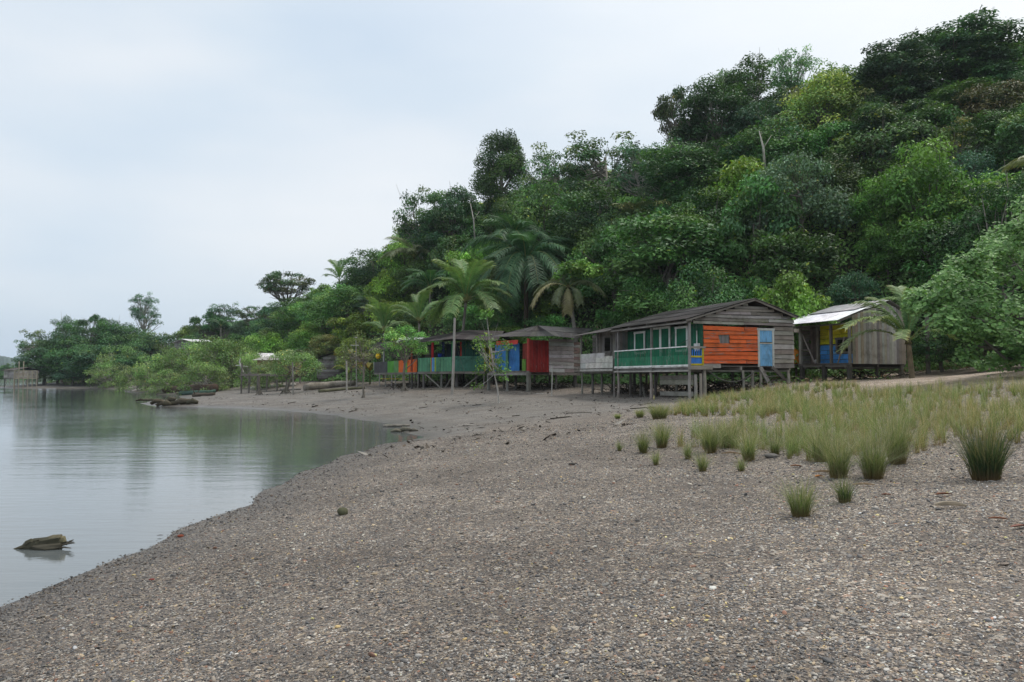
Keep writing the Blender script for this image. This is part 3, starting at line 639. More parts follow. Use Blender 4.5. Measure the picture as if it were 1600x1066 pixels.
# big coconut palm behind the picket-railed house (crown centre px 718,463)
p = at(719, 474, 70); palm(p.x, p.y, p.z - hz(p.x, p.y), .17, ring(['coco', 'coco2'], 11, -8, 28, 1.15, 1.35, 1) + ring(['coco3', 'coco'], 9, 30, 70, 1.1, 1.3, 2, 20), 'tall coconut palm behind the picket-railed house, its crown over the roof', lean=(.5, 0))
# dark raffia palm
p = at(822, 420, 76); palm(p.x, p.y, p.z - hz(p.x, p.y), .28, ring(['raffia2'], 14, -14, 15, 1.45, 1.75, 3) + ring(['raffia', 'raffia2'], 15, 18, 55, 1.35, 1.65, 4, 9) + ring(['raffia'], 6, 60, 85, .9, 1.1, 5), 'large dark feathery palm below the creeper column', tcol=(.07, .05, .035, 0))
p = at(800, 388, 79); palm(p.x, p.y, p.z - hz(p.x, p.y), .2, ring(['raffia'], 13, 5, 50, 1.25, 1.5, 6) + ring(['raffia'], 6, 55, 85, .9, 1.1, 7), 'dark feathery palm with upright new fronds just above the larger dark palm', tcol=(.07, .05, .035, 0))
# creeper-topped palm at px 905
p = at(905, 452, 64); palm(p.x, p.y, p.z - hz(p.x, p.y), .2, [('dry', 195, -2, 1.0), ('dull', 170, 10, .8), ('dull', 235, -20, .75), ('dull', 340, 5, .9), ('dull', 300, -25, .7), ('dull', 20, 15, .8), ('dull', 120, 30, .8), ('dull', 60, 30, .7), ('dry', 260, -45, .7), ('dry', 280, -60, .6)], 'leaning palm with a long dry frond, its top overgrown by bright creeper', lean=(-.9, 0))
cm_, C_ = crown_mesh('creeper', rn(31), 2.4, 5.2, 30, 120, .26, LT, rb=.14, zmin=-.3, ratio=.8); o = link('creeper', cm_); o.location = at(908, 428, 64); tag(o, 'bright green creeper smothering the top of the leaning palm', 'creeper')
# young palm by the white roofed house
p = at(1425, 592, 41.5); top = at(1417, 538, 41.2)
palm(p.x, p.y, top.z - hz(p.x, p.y), .17, [('young', 188, 14, 1.12), ('young', 178, -4, 1.08), ('young', 205, 22, .9), ('young2', 172, 26, .95), ('young2', 150, 40, .85), ('young', 350, 6, .7), ('young', 325, 18, .8), ('young', 235, 5, .7), ('young2', 15, 38, .85), ('young2', 35, 55, .9), ('young2', 95, 60, .9), ('young2', 260, 58, .8), ('young2', 60, 30, .8), ('young2', 120, 25, .8), ('young2', 300, 50, .7)],
     'young palm with yellow-tipped fronds standing in front of the grey plank wall', 'young_palm', lean=(-.25, -.2), tcol=(.22, .18, .12, .1))
for (px, py, Yd, key, n_, s_, lb) in [(600, 520, 82, 'coco3', 13, 1.0, 'low coconut palm behind the white sheet roof, left of the tall one'), (655, 505, 78, 'coco3', 10, .95, 'low palm between the white sheet roof and the tall coconut palm'),
      (530, 440, 128, 'coco3', 9, 1.2, 'palm with upright fronds on the crest beside the bright rounded tree'), (647, 405, 100, 'dull', 12, 1.2, 'dull palm on the slope under the ragged open tree'), (672, 455, 92, 'raffia', 14, 1.0, 'dark palm on the slope left of the tall coconut palm'),
      (345, 512, 150, 'raffia', 10, .9, 'small dark palm among the trees of the low ridge'), (990, 350, 74, 'dull', 9, .9, 'palm half hidden on the slope above the broad mid green tree'), (1448, 490, 46, 'coco3', 9, .7, 'palm rising behind the young palm and the round-leaved bush'),
      (1165, 265, 78, 'raffia', 9, .8, 'dark palm high on the slope under the crest trees'), (1650, 275, 44, 'dull', 8, .75, 'pale palm reaching in from the right photo edge')]:
    p = at(px, py, Yd); palm(p.x, p.y, max(p.z - hz(p.x, p.y), 1.0), .15, ring([key], n_, 5, 60, s_ * .85, s_ * 1.1, int(px)), lb)
# banana-like broad leaves right of the shack
def blades_plant(x, y, n, L, wd, label, seed, cols, cat='plant', name='banana_plant', zoff=0):
    rr = random.Random(seed); z = hz(x, y) + zoff; r = empty(name, (x, y, z)); tag(r, label, cat)
    mb = MB(); mb.tube([(0, 0, -.2), (0, 0, L * .5)], [.09, .05], 7, (.12, .13, .05, 0)); mb.build('stem', M_BARK, r, True)
    for k in range(n):
        az = rr.uniform(0, 6.28); V = []; Q = []; m_ = 7; c = rr.choice(cols); ll = L * rr.uniform(.7, 1.1)
        for i in range(m_ + 1):
            t = i / m_; rad = ll * .62 * t; zz = L * .4 + ll * (.85 * t - .75 * t * t); w = wd * math.sin(math.pi * (.08 + .9 * t)) ** .7
            for sd in (-1, 0, 1): V.append((rad * math.cos(az) - sd * w * math.sin(az), rad * math.sin(az) + sd * w * math.cos(az), zz + abs(sd) * w * .3))
        for i in range(m_):
            for j in (0, 1): a = i * 3 + j; Q.append((a, a + 1, a + 4, a + 3))
        link('leaf', fastmesh('leaf', V, [Q], [tuple(c) + (1,)] * len(V), M_LEAF, True), r)
p = at(545, 605, 84); blades_plant(p.x, p.y, 7, 3.2, .3, 'banana plant with yellowing leaves beside the bare grey shack', 3, [(.12, .17, .03), (.2, .2, .04), (.08, .14, .03)])
p = at(578, 606, 80); blades_plant(p.x, p.y, 9, 3.4, .34, 'banana plant with yellow and brown leaves in front of the grey railing', 4, [(.14, .17, .03), (.3, .24, .04), (.12, .14, .04), (.2, .1, .03)])
p = at(668, 590, 71); blades_plant(p.x, p.y, 8, 2.6, .3, 'broad-leaved plant behind the picket-railed house', 6, [(.05, .12, .04)])
p = at(795, 600, 68); blades_plant(p.x, p.y, 5, 4.6, .42, 'broad dark leaves rising behind the blue and red house', 8, [(.04, .09, .045), (.06, .11, .05)])

# ------------------------------------------------------------------ mangroves along the shore
random.seed(9)
MG = [(215, 596, 112, 4.6, 7, 'pale mangrove bush nearest the inlet, left end of the thicket'), (245, 585, 108, 6.2, 8, 'pale mangrove bush second from the left end of the thicket'), (275, 575, 106, 7.2, 8, 'taller pale mangrove bush in the left half of the thicket'),
      (305, 566, 104, 7.6, 8.5, 'tall pale mangrove bush below the distant white roof'), (335, 560, 103, 8.2, 8, 'tallest pale mangrove bush, in the middle of the thicket'), (362, 568, 104, 7.4, 7.5, 'pale mangrove bush in the right half of the thicket'),
      (382, 578, 106, 6.2, 6.5, 'pale mangrove bush at the right end of the thicket'), (170, 588, 150, 6, 10, 'green mangrove bush standing back behind the inlet'), (190, 572, 158, 9.5, 12, 'larger green mangrove bush on the headland behind the inlet'), (150, 570, 168, 8, 11, 'green bush in front of the dark headland trees'), (418, 590, 89, 4.2, 4.2, 'pale mangrove bush between the broken platform and the shacks'), (392, 585, 96, 5.5, 5, 'pale mangrove bush behind the leaning white pole'), (262, 598, 98, 4, 6, 'low mangrove bush behind the beached logs'), (322, 592, 97, 5, 6.5, 'low mangrove bush with bare stems right behind the beached logs')]
for px, py, Yd, h, w, lb in MG:
    Yd += 6 if px < 310 else 0; x = (px - CX) / F * Yd; place_tree('thicket', x, Yd, h * 1.04, w * .94, lb, 'pale mangrove thicket by the inlet', None, (.88, 1.05, .78), cat='mangrove', name='mangrove_bush', z=max(hz(x, Yd), .05) - .75)
def sapling(px, py, Yd, top_py, wpx, crown_h, label, seed, pal=PL, per=110, nb=26, r0=.1, L=.15, tr=(.2, .18, .15, .3), lean=0.0, nbr=22, cpx=None, tint=(1, 1, 1), rb=.14, roots=9):
    g = at(px, py, Yd); z = hz(g.x, Yd); T = at(px, top_py, Yd).z - z; w = wpx * Yd / F; H = crown_h * Yd / F
    rg = rn(seed); cm, C = crown_mesh('crown', rg, H, w, nb, per, L, pal, rb=rb, zmin=-.9, flat=.7)
    dx = ((cpx or px) - px) * Yd / F; o = np.array([dx, 0, T - H / 2])
    V = np.empty(len(cm.vertices) * 3, np.float32); cm.vertices.foreach_get('co', V); V = V.reshape(-1, 3) + o; cm.vertices.foreach_set('co', V.astype(np.float32).ravel())
    r = empty('mangrove_tree', (g.x, Yd, z)); tag(r, label, 'mangrove', 'single mangroves on the flats')
    link('trunk', trunk_mesh('trunk', rg, -.1, T - H * .5, r0, C + o, nbr, (dx, 0), tr, roots=roots), r); c = link('crown', cm, r); c.color = tuple(tint) + (1,)
    return r
sapling(568, 621, 58, 520, 70, 62, 'slim mangrove standing alone left of the grey railing, roots splayed', 41, per=45, nb=24, tint=(1, 1, .8), r0=.085)
sapling(632, 612, 63, 506, 82, 58, 'dense round mangrove in front of the orange railing, roots splayed', 42, pal=MD, per=120, nb=34, L=.16, tint=(1.35, 1.3, 1.2), r0=.12)
sapling(779, 628, 46, 470, 66, 150, 'slender pale-barked sapling in front of the blue wall', 43, pal=LT, per=44, nb=30, L=.19, r0=.05, tr=(.42, .4, .37, 0), lean=0, nbr=26, cpx=768, rb=.10, tint=(.95, 1, .9))
sapling(446, 614, 76, 540, 100, 62, 'broad mangrove with arching roots between the platform and the shack', 44, pal=PL, per=150, nb=46, L=.18, tint=(.75, .9, .7), r0=.16, cpx=460)
sapling(548, 606, 80, 520, 60, 75, 'thin pale mangrove beside the antenna pole', 45, per=50, nb=26, tint=(1, 1, .85), r0=.07)
sapling(405, 618, 76, 583, 4, 4, 'bare mangrove stump on the flat left of the broad mangrove', 46, per=1, nb=2, r0=.13, nbr=1)

# big round-leaved bush at the right edge (sea hibiscus), reaching out of the photo
def roundleaf(C, nrm, rad, rg, cols):
    n = len(C); t = rg.normal(size=(n, 3)); a = np.cross(nrm, t); a /= np.linalg.norm(a, axis=1)[:, None]; b = np.cross(nrm, a)
    k = 6; ang = np.arange(k) * 2 * np.pi / k; V = [C - nrm * (rad * .25)[:, None]]
    for q in ang: V.append(C + (a * math.cos(q) + b * math.sin(q) * .9) * (rad * (1.25 if q == 0 else 1))[:, None])
    V = np.stack(V, 1).reshape(-1, 3); i = np.arange(n) * (k + 1)
    Fs = np.concatenate([np.c_[i, i + 1 + j, i + 1 + (j + 1) % k] for j in range(k)])
    return V, Fs, np.c_[np.repeat(cols, k + 1, 0), np.ones(len(V))]
rg = rn(50); prof = [(1392, 0, 462, 464), (1430, 0, 450, 470), (1462, 0, 432, 480), (1492, 0, 405, 535), (1515, 0, 378, 548), (1540, 0, 350, 560), (1575, 0, 318, 566), (1610, 0, 306, 568), (1660, 0, 306, 568), (1710, 0, 335, 568), (1750, 0, 385, 556)]
hb = empty('hibiscus_bush', (at(1600, 575, 31).x, 31, hz(at(1600, 575, 31).x, 31))); hx, hy, hz_ = hb.location
tag(hb, 'big pale green round-leaved bush spreading in from the right photo edge', 'bush')
Cs = []
for _ in range(190):
    px = rg.uniform(1425, 1750); y1 = np.interp(px, [a[0] for a in prof], [a[2] for a in prof]); y2 = np.interp(px, [a[0] for a in prof], [a[3] for a in prof])
    py = y1 + (y2 - y1) * rg.random() ** .9 + 14; Yd = 31 + rg.uniform(-2.6, 3.5) * min(1, (px - 1395) / 90); Cs.append(at(px, py, Yd))
Cs = np.array([list(c) for c in Cs]); Bq = rg.uniform(.38, .72, len(Cs)) * np.interp(Cs[:, 0] / Cs[:, 1], [.49, .56], [.5, 1]); k = np.repeat(np.arange(len(Cs)), 175); n = len(k)
e = rg.normal(size=(n, 3)); e[:, 2] = np.abs(e[:, 2]) - .3; e /= np.linalg.norm(e, axis=1)[:, None]
P_ = Cs[k] + e * (Bq[k] * rg.uniform(.4, 1.1, n))[:, None]; nr = e * .4 + [-.15, -.4, .7] + rg.normal(size=(n, 3)) * .4; nr /= np.linalg.norm(nr, axis=1)[:, None]
cb = np.array([(.085, .16, .05), (.11, .19, .065), (.06, .125, .038)])[rg.integers(0, 3, n)] * rg.uniform(.65, 1.35, n)[:, None]
V, Fs, cc = roundleaf(P_ - [hx, hy, hz_], nr, rg.uniform(.045, .085, n), rg, cb); link('crown', fastmesh('crown', V, [Fs], cc, M_LEAF), hb)
mb = MB(); random.seed(3)
for (a, b, c_, r_) in [((1640, 572), (1560, 545), (1500, 548), .09), ((1640, 572), (1600, 500), (1530, 478), .1), ((1640, 575), (1590, 520), (1450, 482), .08), ((1650, 575), (1640, 480), (1600, 380), .12), ((1650, 575), (1700, 480), (1720, 400), .1), ((1640, 572), (1570, 560), (1490, 500), .06)]:
    A, B_, C2 = [at(u, v, 31 + random.uniform(-.8, .8)) - hb.location for u, v in (a, b, c_)]; mb.tube([A, A.lerp(B_, .55) + Vector((0, 0, .1)), B_, B_.lerp(C2, .5) + Vector((0, 0, .12)), C2], [r_ * 1.3, r_ * 1.1, r_, r_ * .6, r_ * .25], 7, BK)
for i in rg.permutation(len(Cs))[:60]:
    q = Vector(Cs[i]) - hb.location; st = q + Vector((random.uniform(.2, .9), random.uniform(-.4, .4), random.uniform(-.9, -.3))); mb.tube([st, q], [.025, .01], 4, BK, cap=False)
mb.build('trunk', M_BARK, hb, True)
for px, y0_, y1_, Yd, ln, lb in [(742, 362, 318, 95, -7, 'pale dead trunk standing out left of the creeper column'), (1195, 250, 205, 66, -9, 'pale bare trunk slanting high on the slope under the crest'), (605, 440, 418, 112, -4, 'thin pale trunk among the trees above the orange railing')]:
    a_, b_ = at(px, y0_ + 14, Yd), at(px + ln, y1_, Yd); mb = MB(); m_ = a_.lerp(b_, .55) + Vector((.15, 0, 0)); mb.tube([Vector(), m_ - a_, b_ - a_], [.12, .09, .04], 6, (.42, .40, .36, .1)); mb.tube([m_ - a_, (m_ - a_) + Vector((.7, 0, 1.1))], [.06, .02], 5, (.42, .40, .36, .1)); o = mb.build('bare_trunk', M_BARK, smooth=True); o.location = a_; tag(o, lb, 'bare trunk')
# dark bushes in the shade behind it, closing the view under the branches
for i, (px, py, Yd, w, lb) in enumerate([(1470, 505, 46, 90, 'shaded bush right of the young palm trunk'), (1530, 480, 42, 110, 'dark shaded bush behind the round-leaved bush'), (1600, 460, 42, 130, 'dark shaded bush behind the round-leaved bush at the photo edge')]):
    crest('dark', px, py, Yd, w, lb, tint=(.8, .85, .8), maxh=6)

# ------------------------------------------------------------------ stilt houses
GREY = [(.31, .285, .26), (.24, .215, .19), (.40, .375, .35), (.19, .165, .145), (.34, .31, .28), (.27, .26, .25)]
def vary(c, r=.12):
    r *= 1.4; k = 1 + random.uniform(-r, r); return tuple(max(0, v * k * (1 + random.uniform(-.04, .04))) for v in c[:3]) + ((c[3],) if len(c) > 3 else (0,))
class House:
    """local x = into the house, y = along its front to the far end, z = height above the water minus base"""
    def __init__(s, name, O, u, base, label, group='stilt houses along the shore', cat='stilt house'):
        s.O = Vector((O[0], O[1], base)); s.u = Vector((u[0], u[1], 0)).normalized(); s.base = base
        s.r = empty(name, s.O, math.atan2(s.u.y, s.u.x)); tag(s.r, label, cat, group); s.v = Vector((-s.u.y, s.u.x, 0))
    def loc(s, x, y, z): return Vector((x, y, z - s.base))                         # z given above the water
    def world(s, x, y): return s.O + s.u * x + s.v * y
    def toloc(s, P):
        d = Vector(P) - s.O; return Vector((d.dot(s.u), d.dot(s.v), d.z))
    def along(s, px, x=0.0):
        """local y where the line x=const meets image column px"""
        k = (px - CX) / F; A = s.O + s.u * x; return (k * A.y - A.x) / (s.v.x - k * s.v.y)
    def deep(s, px, y=0.0):
        k = (px - CX) / F; A = s.O + s.v * y; return (k * A.y - A.x) / (s.u.x - k * s.u.y)
    def post(s, x, y, z1, r=.07, c=(.2, .185, .165, 0), z0=None, lean=(0, 0), name='post', square=False):
        w = s.world(x, y); z0 = (hz(w.x, w.y) - .15) if z0 is None else z0; mb = MB(); c = vary(c, .25)
        a, b = s.loc(x + lean[0], y + lean[1], z0), s.loc(x, y, z1)
        if square: mb.beam(a, b, r * 2, r * 2, c, up=(1, 0, 0))
        else: m = a.lerp(b, .5) + Vector((random.uniform(-.04, .04), random.uniform(-.04, .04), 0)); mb.tube([a, m, b], [r * 1.12, r, r * .92], 8, c, rough=.06)
        return mb.build(name, WV, s.r)
    def wall(s, P, Q, z0, ztop, pal, name='wall', lap=True, bh=.19, upright=False, gaps=(), wear=0.0, th=.03, out=None, parent=None, seed=0, jag=0.0):
        """boarded wall from local P to Q (x,y); ztop a number or function of distance; gaps = openings (d0,d1,z0,z1)"""
        random.seed(seed + 17); P = Vector((P[0], P[1], 0)); Q = Vector((Q[0], Q[1], 0)); L = (Q - P).length; d = (Q - P) / L; nrm = Vector((d.y, -d.x, 0)) if out is None else Vector((out[0], out[1], 0)).normalized()
        zt = ztop if callable(ztop) else (lambda t: ztop); mb = MB(); zb = lambda z: z - s.base
        def put(d0, d1, za, zb_, c, k):
            tilt = random.uniform(-.006, .006) if lap else 0; off = random.uniform(0, .008) + (k % 2) * .004; A = P + d * d0; B = P + d * d1; o0 = nrm * off; o1 = nrm * (off + th)
            v = []
            for zz, ee in ((za, .04 if (lap and not upright) else 0), (zb_, 0)):
                for X_, t_ in ((A, -tilt), (B, tilt)):
                    for o_ in (o0, o1): q = X_ + o_ + nrm * ee; v.append((q.x, q.y, zb(zz) + t_ * (d1 - d0) * 1.5))
            mb.add(v, [(0, 2, 3, 1), (4, 5, 7, 6), (0, 1, 5, 4), (2, 6, 7, 3), (1, 3, 7, 5), (0, 4, 6, 2)], c=c)
        pick = lambda: vary(random.choice(pal), .1) if not wear else vary(random.choice(pal), .1)[:3] + (random.choice([wear, wear * .9, wear * 1.08]),)
        if upright:
            t = 0.0; k = 0
            while t < L - .02:
                w = min(bh * random.uniform(.85, 1.15), L - t); c = pick(); segs = [(z0 + random.uniform(-jag, jag), zt(t + w / 2))]
                for g0, g1, ga, gb in gaps:
                    if t + w / 2 > g0 and t + w / 2 < g1:
                        segs = [q for a, b in segs for q in ((a, min(b, ga)), (max(a, gb), b)) if q[1] - q[0] > .03]
                for a, b in segs: put(t, t + w - .008, a, b, c, k)
                t += w; k += 1
        else:
            z = z0; k = 0; N_ = 60
            while True:
                h = bh * random.uniform(.85, 1.2)
                ts = [L * i / N_ for i in range(N_ + 1) if zt(L * i / N_) > z + h * .6]
                if not ts: break
                t0, t1 = min(ts), max(ts); cuts = [t0]
                while cuts[-1] < t1: cuts.append(min(t1, cuts[-1] + random.uniform(1.2, 3.2)))
                if len(cuts) > 2 and cuts[-1] - cuts[-2] < .5: cuts.pop(-2)
                for a, b in zip(cuts, cuts[1:]):
                    c = pick(); segs = [(a, b)]
                    for g0, g1, ga, gb in gaps:
                        if z + h / 2 > ga and z + h / 2 < gb: segs = [q for m, n in segs for q in ((m, min(n, g0)), (max(m, g1), n)) if q[1] - q[0] > .03]
                    for m, n in segs: put(m, n - .006 + (random.uniform(-.04, .06) if jag else 0), z, z + h - .018, c, k)
                z += h; k += 1
        return mb.build(name, WV if upright else WH, parent or s.r)
def frame(h, P, d, w, z0, z1, c, parent, name='frame', t=.12, proud=.05, nrm=None, bottom=False):
    """upright door or window frame on a wall: P local (x,y) start, d unit direction"""
    mb = MB(); P = Vector((P[0], P[1], 0)); d = Vector((d[0], d[1], 0)); nrm = Vector((nrm[0], nrm[1], 0)); o = nrm * proud; zz = lambda z: Vector((0, 0, z - h.base))
    mb.beam(P + o + zz(z0), P + o + zz(z1), t, .05, c, up=nrm); mb.beam(P + d * w + o + zz(z0), P + d * w + o + zz(z1), t, .05, c, up=nrm)
    mb.beam(P - d * t * .8 + o * 1.12 + zz(z1), P + d * (w + t * .8) + o * 1.12 + zz(z1), .05, t, c)
    if bottom: mb.beam(P + o * 1.12 + zz(z0), P + d * w + o * 1.12 + zz(z0), .05, t, c)
    return mb.build(name, WV, parent)
def corr(h, A, B, C_, D, c, name='roof', pitch=.075, amp=.014, th=.012, rows=1, ragged=.05, parent=None, seed=1):
    """corrugated sheet roof plane: eave A->B, top D->C_ (local coordinates, corrugations run from eave to top)"""
    random.seed(seed); A, B, C_, D = [Vector(q) for q in (A, B, C_, D)]; L = (B - A).length; n = max(int(L / (pitch / 4)), 8); nr = (B - A).cross(D - A).normalized(); nr = nr if nr.z > 0 else -nr
    V = []; Q = []; Cc = []; sheets = max(1, int(L / .85)); b = 0
    for r_ in range(rows):
        f0, f1 = r_ / rows - (.05 if r_ else 0), (r_ + 1) / rows
        so_ = [(random.uniform(-ragged, ragged), vary(c, .2)) for _ in range(sheets + 2)]
        m = 5
        for side in (0, 1):
            for i in range(n + 1):
                t = i / n; e = A.lerp(B, t); u_ = D.lerp(C_, t); sl = (u_ - e); sh, cc = so_[int(t * sheets + r_ * .37)]
                for j in range(m):
                    g = f0 + (f1 - f0) * j / (m - 1); q = e + sl * g - sl.normalized() * (sh if j == 0 else 0) + nr * (amp * math.sin(2 * math.pi * t * L / pitch) + .016 * (rows - r_ if False else 0) + (.03 * (f1 - g) / (f1 - f0) if r_ else 0) + side * th + random.uniform(-.003, .003))
                    V.append(q); Cc.append(cc)
            for i in range(n):
                for j in range(m - 1):
                    k = b + i * m + j; Q.append((k, k + m, k + m + 1, k + 1))
            b = len(V)
    # skirt between the two skins along the eave and the two rakes
    half = (n + 1) * m
    for r_ in range(rows):
        s0 = r_ * 2 * half
        for i in range(n): Q.append((s0 + i * m, s0 + (i + 1) * m, s0 + half + (i + 1) * m, s0 + half + i * m))
        for i in (0, n):
            for j in range(m - 1): k = s0 + i * m + j; Q.append((k, k + 1, k + half + 1, k + half))
    return link(name, fastmesh(name, V, [Q], Cc, M_SHEET, False), parent or h.r)
def rail(h, P, Q, z0, z1, cols, name='railing', kind='solid', top=None, bw=.12, seed=0, notch=False, split=.55):
    """porch railing of upright boards between local points"""
    random.seed(seed + 5); mb = MB(); P = Vector((P[0], P[1], 0)); Q = Vector((Q[0], Q[1], 0)); L = (Q - P).length; d = (Q - P) / L; nr = Vector((d.y, -d.x, 0)); z = lambda v: Vector((0, 0, v - h.base)); t = 0; k = 0
    while t < L - .01:
        w = min(bw, L - t); c = vary(cols(t + w / 2, k) if callable(cols) else cols, .07); m = P + d * (t + w / 2); ww = w * (.97 if kind == 'solid' else .72)
        if kind == 'half':
            zs = z0 + (z1 - z0) * split; mb.beam(m + z(z0), m + z(zs), w * .99, .025, c, up=nr); mb.beam(m + z(zs), m + z(z1), w * .5, .024, c, up=nr)
        elif notch and k % 3 == 1:      # a small cut-out near the top of the board
            zc = z1 - .26; mb.beam(m + z(z0), m + z(zc), ww, .025, c, up=nr); mb.beam(m + z(zc + .09), m + z(z1), ww, .025, c, up=nr)
            for sd in (-1, 1): mb.beam(m + d * sd * ww * .36 + z(zc), m + d * sd * ww * .36 + z(zc + .09), ww * .28, .025, c, up=nr)
        else: mb.beam(m + z(z0), m + z(z1 - (random.uniform(0, .02))), ww, .025, c, up=nr)
        t += w; k += 1
    if top: mb.beam(P + z(z1 + .03), Q + z(z1 + .03), .09, .06, top); mb.beam(P + z(z0 - .02) - nr * .0, Q + z(z0 - .02), .08, .07, top)
    return mb.build(name, WV, h.r)
def deck(h, x0, x1, y0, y1, z, c=(.24, .225, .2, 0), name='deck', joist=True):
    mb = MB(); y = y0; b = h.base
    while y < y1 - .02: w = min(.16, y1 - y); mb.box(x0 + random.uniform(-.05, .02), x1, y, y + w - .01, z - .03 - b, z - b, vary(c, .15)); y += w
    if joist:
        for xx in (x0 + .1, (x0 + x1) / 2, x1 - .1): mb.box(xx - .05, xx + .05, y0, y1, z - .21 - b, z - .034 - b, vary(c, .1))
        k = y0 + .3
        while k < y1: mb.box(x0 + .02, x1 - .02, k, k + .07, z - .3 - b, z - .214 - b, vary(c, .1)); k += .95
    return mb.build(name, WH, h.r)
def litter(h, x0, x1, y0, y1, n, seed, z=None):
    """loose boards and sticks stored under a floor, each its own thing"""
    random.seed(seed)
    for i in range(n):
        x, y = random.uniform(x0, x1), random.uniform(y0, y1); w = h.world(x, y); l = random.uniform(.5, 1.6); a = random.uniform(0, 3.14); g = hz(w.x, w.y)
        mb = MB(); mb.beam((-l / 2, 0, 0), (l / 2, 0, random.uniform(0, .12)), .09, .04, vary((.12, .11, .09, 0), .3), jit=.01); o = mb.build('loose_board', WH); o.location = (w.x, w.y, g + .05); o.rotation_euler = (0, 0, a)
        yield o

# ---- 1: the green porch house with the orange gable wall
u1 = Vector((.942, .336, 0)); h1 = House('stilt_house', (8.9, 39.7), u1, 1.0, 'largest stilt house: green porch, orange clapboard gable wall and pale blue door')
GW = (.022, .15, .085, .38); GP = (.025, .19, .10, .39); OR = (.56, .12, .035, .40); WT = (.86, .86, .84, .16); BL = (.17, .40, .66, .38)
zf = 2.80; D0 = .87; Lh = 8.1; Dp = 6.3
zeave = 5.12; xr = 3.83; zr = 6.30; xb = 6.55; zbk = 5.42
ztop1 = lambda x: (zeave + (zr - zeave) * (x + .35) / (xr + .35) if x < xr else zr - (zr - zbk) * (x - xr) / (xb - xr)) - .12
deck(h1, 0, Dp, 0, Lh, zf, (.27, .255, .23, 0), 'floor')
mb = MB(); mb.box(-.06, -.005, -.05, Lh, 1.72, 1.795, (.62, .61, .58, .42)); mb.box(-.07, 0, -.05, Lh, 1.5, 1.58, (.4, .38, .35, .2)); mb.build('fascia', WH, h1.r)
rail(h1, (0, Lh), (0, 0), zf + .04, 3.74, GP, kind='half', top=WT, bw=.115, split=.56)
# side rail of the porch: yellow frame round blue boards
rail(h1, (0.03, 0), (D0 - .03, 0), zf + .08, 3.62, (.05, .2, .62, .2), name='side_railing', kind='half', bw=.13, split=.5)
mb = MB()
for a, b in (((.04, 0, 1.8), (.04, 0, 2.66)), ((D0 - .05, 0, 1.8), (D0 - .05, 0, 2.66)), ((.04, 0, 2.26), (D0 - .05, 0, 2.26)), ((.04, 0, 1.86), (D0 - .05, 0, 1.86))): mb.beam(Vector(a) + Vector((0, -.035, 0)), Vector(b) + Vector((0, -.035, 0)), .09, .04, (.5, .42, .03, .3), up=(0, 1, 0))
mb.build('side_rail_frame', WV, h1.r)
mb = MB(); mb.box(-.05, D0 + .1, -.09, .03, 2.68, 2.78, (.3, .28, .25, 0)); mb.box(-.06, D0 + .5, -.1, -.04, 1.6, 1.8, (.3, .27, .23, 0)); mb.build('side_rail_board', WH, h1.r)
for px in (966, 1018, 1077): h1.post(.02, h1.along(px), 4.98, .055, (.33, .31, .28, 0), z0=zf - .2, square=True)
# recessed green front wall with white framed openings
yL = h1.along(981, D0)
h1.wall((D0, 0), (D0, yL), zf, 4.95, [GW], upright=True, bh=.15, out=(-1, 0), name='green_wall', seed=1)
h1.wall((D0 - .02, yL + .02), (D0 - .02, Lh), zf, 4.98, GREY, upright=True, bh=.2, out=(-1, 0), name='grey_wall', seed=2)
h1.wall((.05, Lh - .03), (D0, Lh - .03), zf, 4.95, GREY, upright=True, bh=.2, name='porch_end_wall', seed=3)
def opening(pa, pb, zt, zb_, nm, leaves=1):
    a, b = h1.along(pb, D0), h1.along(pa, D0); w = b - a; root = MB()
    for i in range(leaves):
        lw = w / leaves; y_ = a + i * lw; root.box(D0 - .10, D0 - .07, y_ + .06, y_ + lw - .06, zb_ - 1, zt - 1 - .06, vary((.02, .15, .08, .3), .05))
    o = root.build(nm, WV, h1.r)
    for i in range(leaves): frame(h1, (D0 - .03, a + i * w / leaves + .04), (0, 1), w / leaves - .08, zb_, zt, WT, o, nrm=(-1, 0), proud=.07, bottom=nm == 'window')
opening(994, 1010, 4.83, 3.62, 'window'); opening(1020.5, 1049.5, 5.02 - .07, zf + .02, 'double_door', 2); opening(1058.5, 1077, 4.86, 3.62, 'window')
mb = MB(); mb.box(D0 - .13, D0 - .08, h1.along(1096, D0), h1.along(1088.5, D0) + .05, 2.55, 2.95, WT[:3] + (0,)); mb.build('notice_board', WV, h1.r)
mb = MB(); mb.beam((D0 - .1, .42, 1.9), (D0 - .1, .42, 3.6), .05, .03, WT, up=(1, 0, 0)); mb.build('batten', WV, h1.r)
# gable wall: orange part, grey gable boards, door, grey end boards
xo1 = h1.deep(1184, 0); xd = h1.deep(1207.5, 0); xe = Dp
sq0, sq1 = h1.deep(1123.5, 0), h1.deep(1139.5, 0)
h1.wall((D0, 0), (xo1, 0), zf + .12, 4.93, [OR, (.60, .12, .035, .42), (.66, .13, .035, .34)], out=(0, -1), bh=.21, name='orange_wall', gaps=[(sq0 - D0, sq1 - D0, 3.95, 4.42)], seed=4, jag=.02)
h1.wall((D0, 0), (xo1 * .45, 0), zf - .12, zf + .12, GREY, out=(0, -1), bh=.21, name='skirting_board', seed=5)
h1.wall((sq0, .02), (sq1, .02), 3.93, 4.44, [(.2, .19, .18)], out=(0, -1), bh=.14, upright=True, name='window_shutter', seed=6)
h1.wall((xd + .05, 0), (xe + .12, 0), zf - .1, 4.93, GREY, out=(0, -1), bh=.24, name='end_wall', seed=7, jag=.08)
zg = lambda t: ztop1(t + D0 - .6)
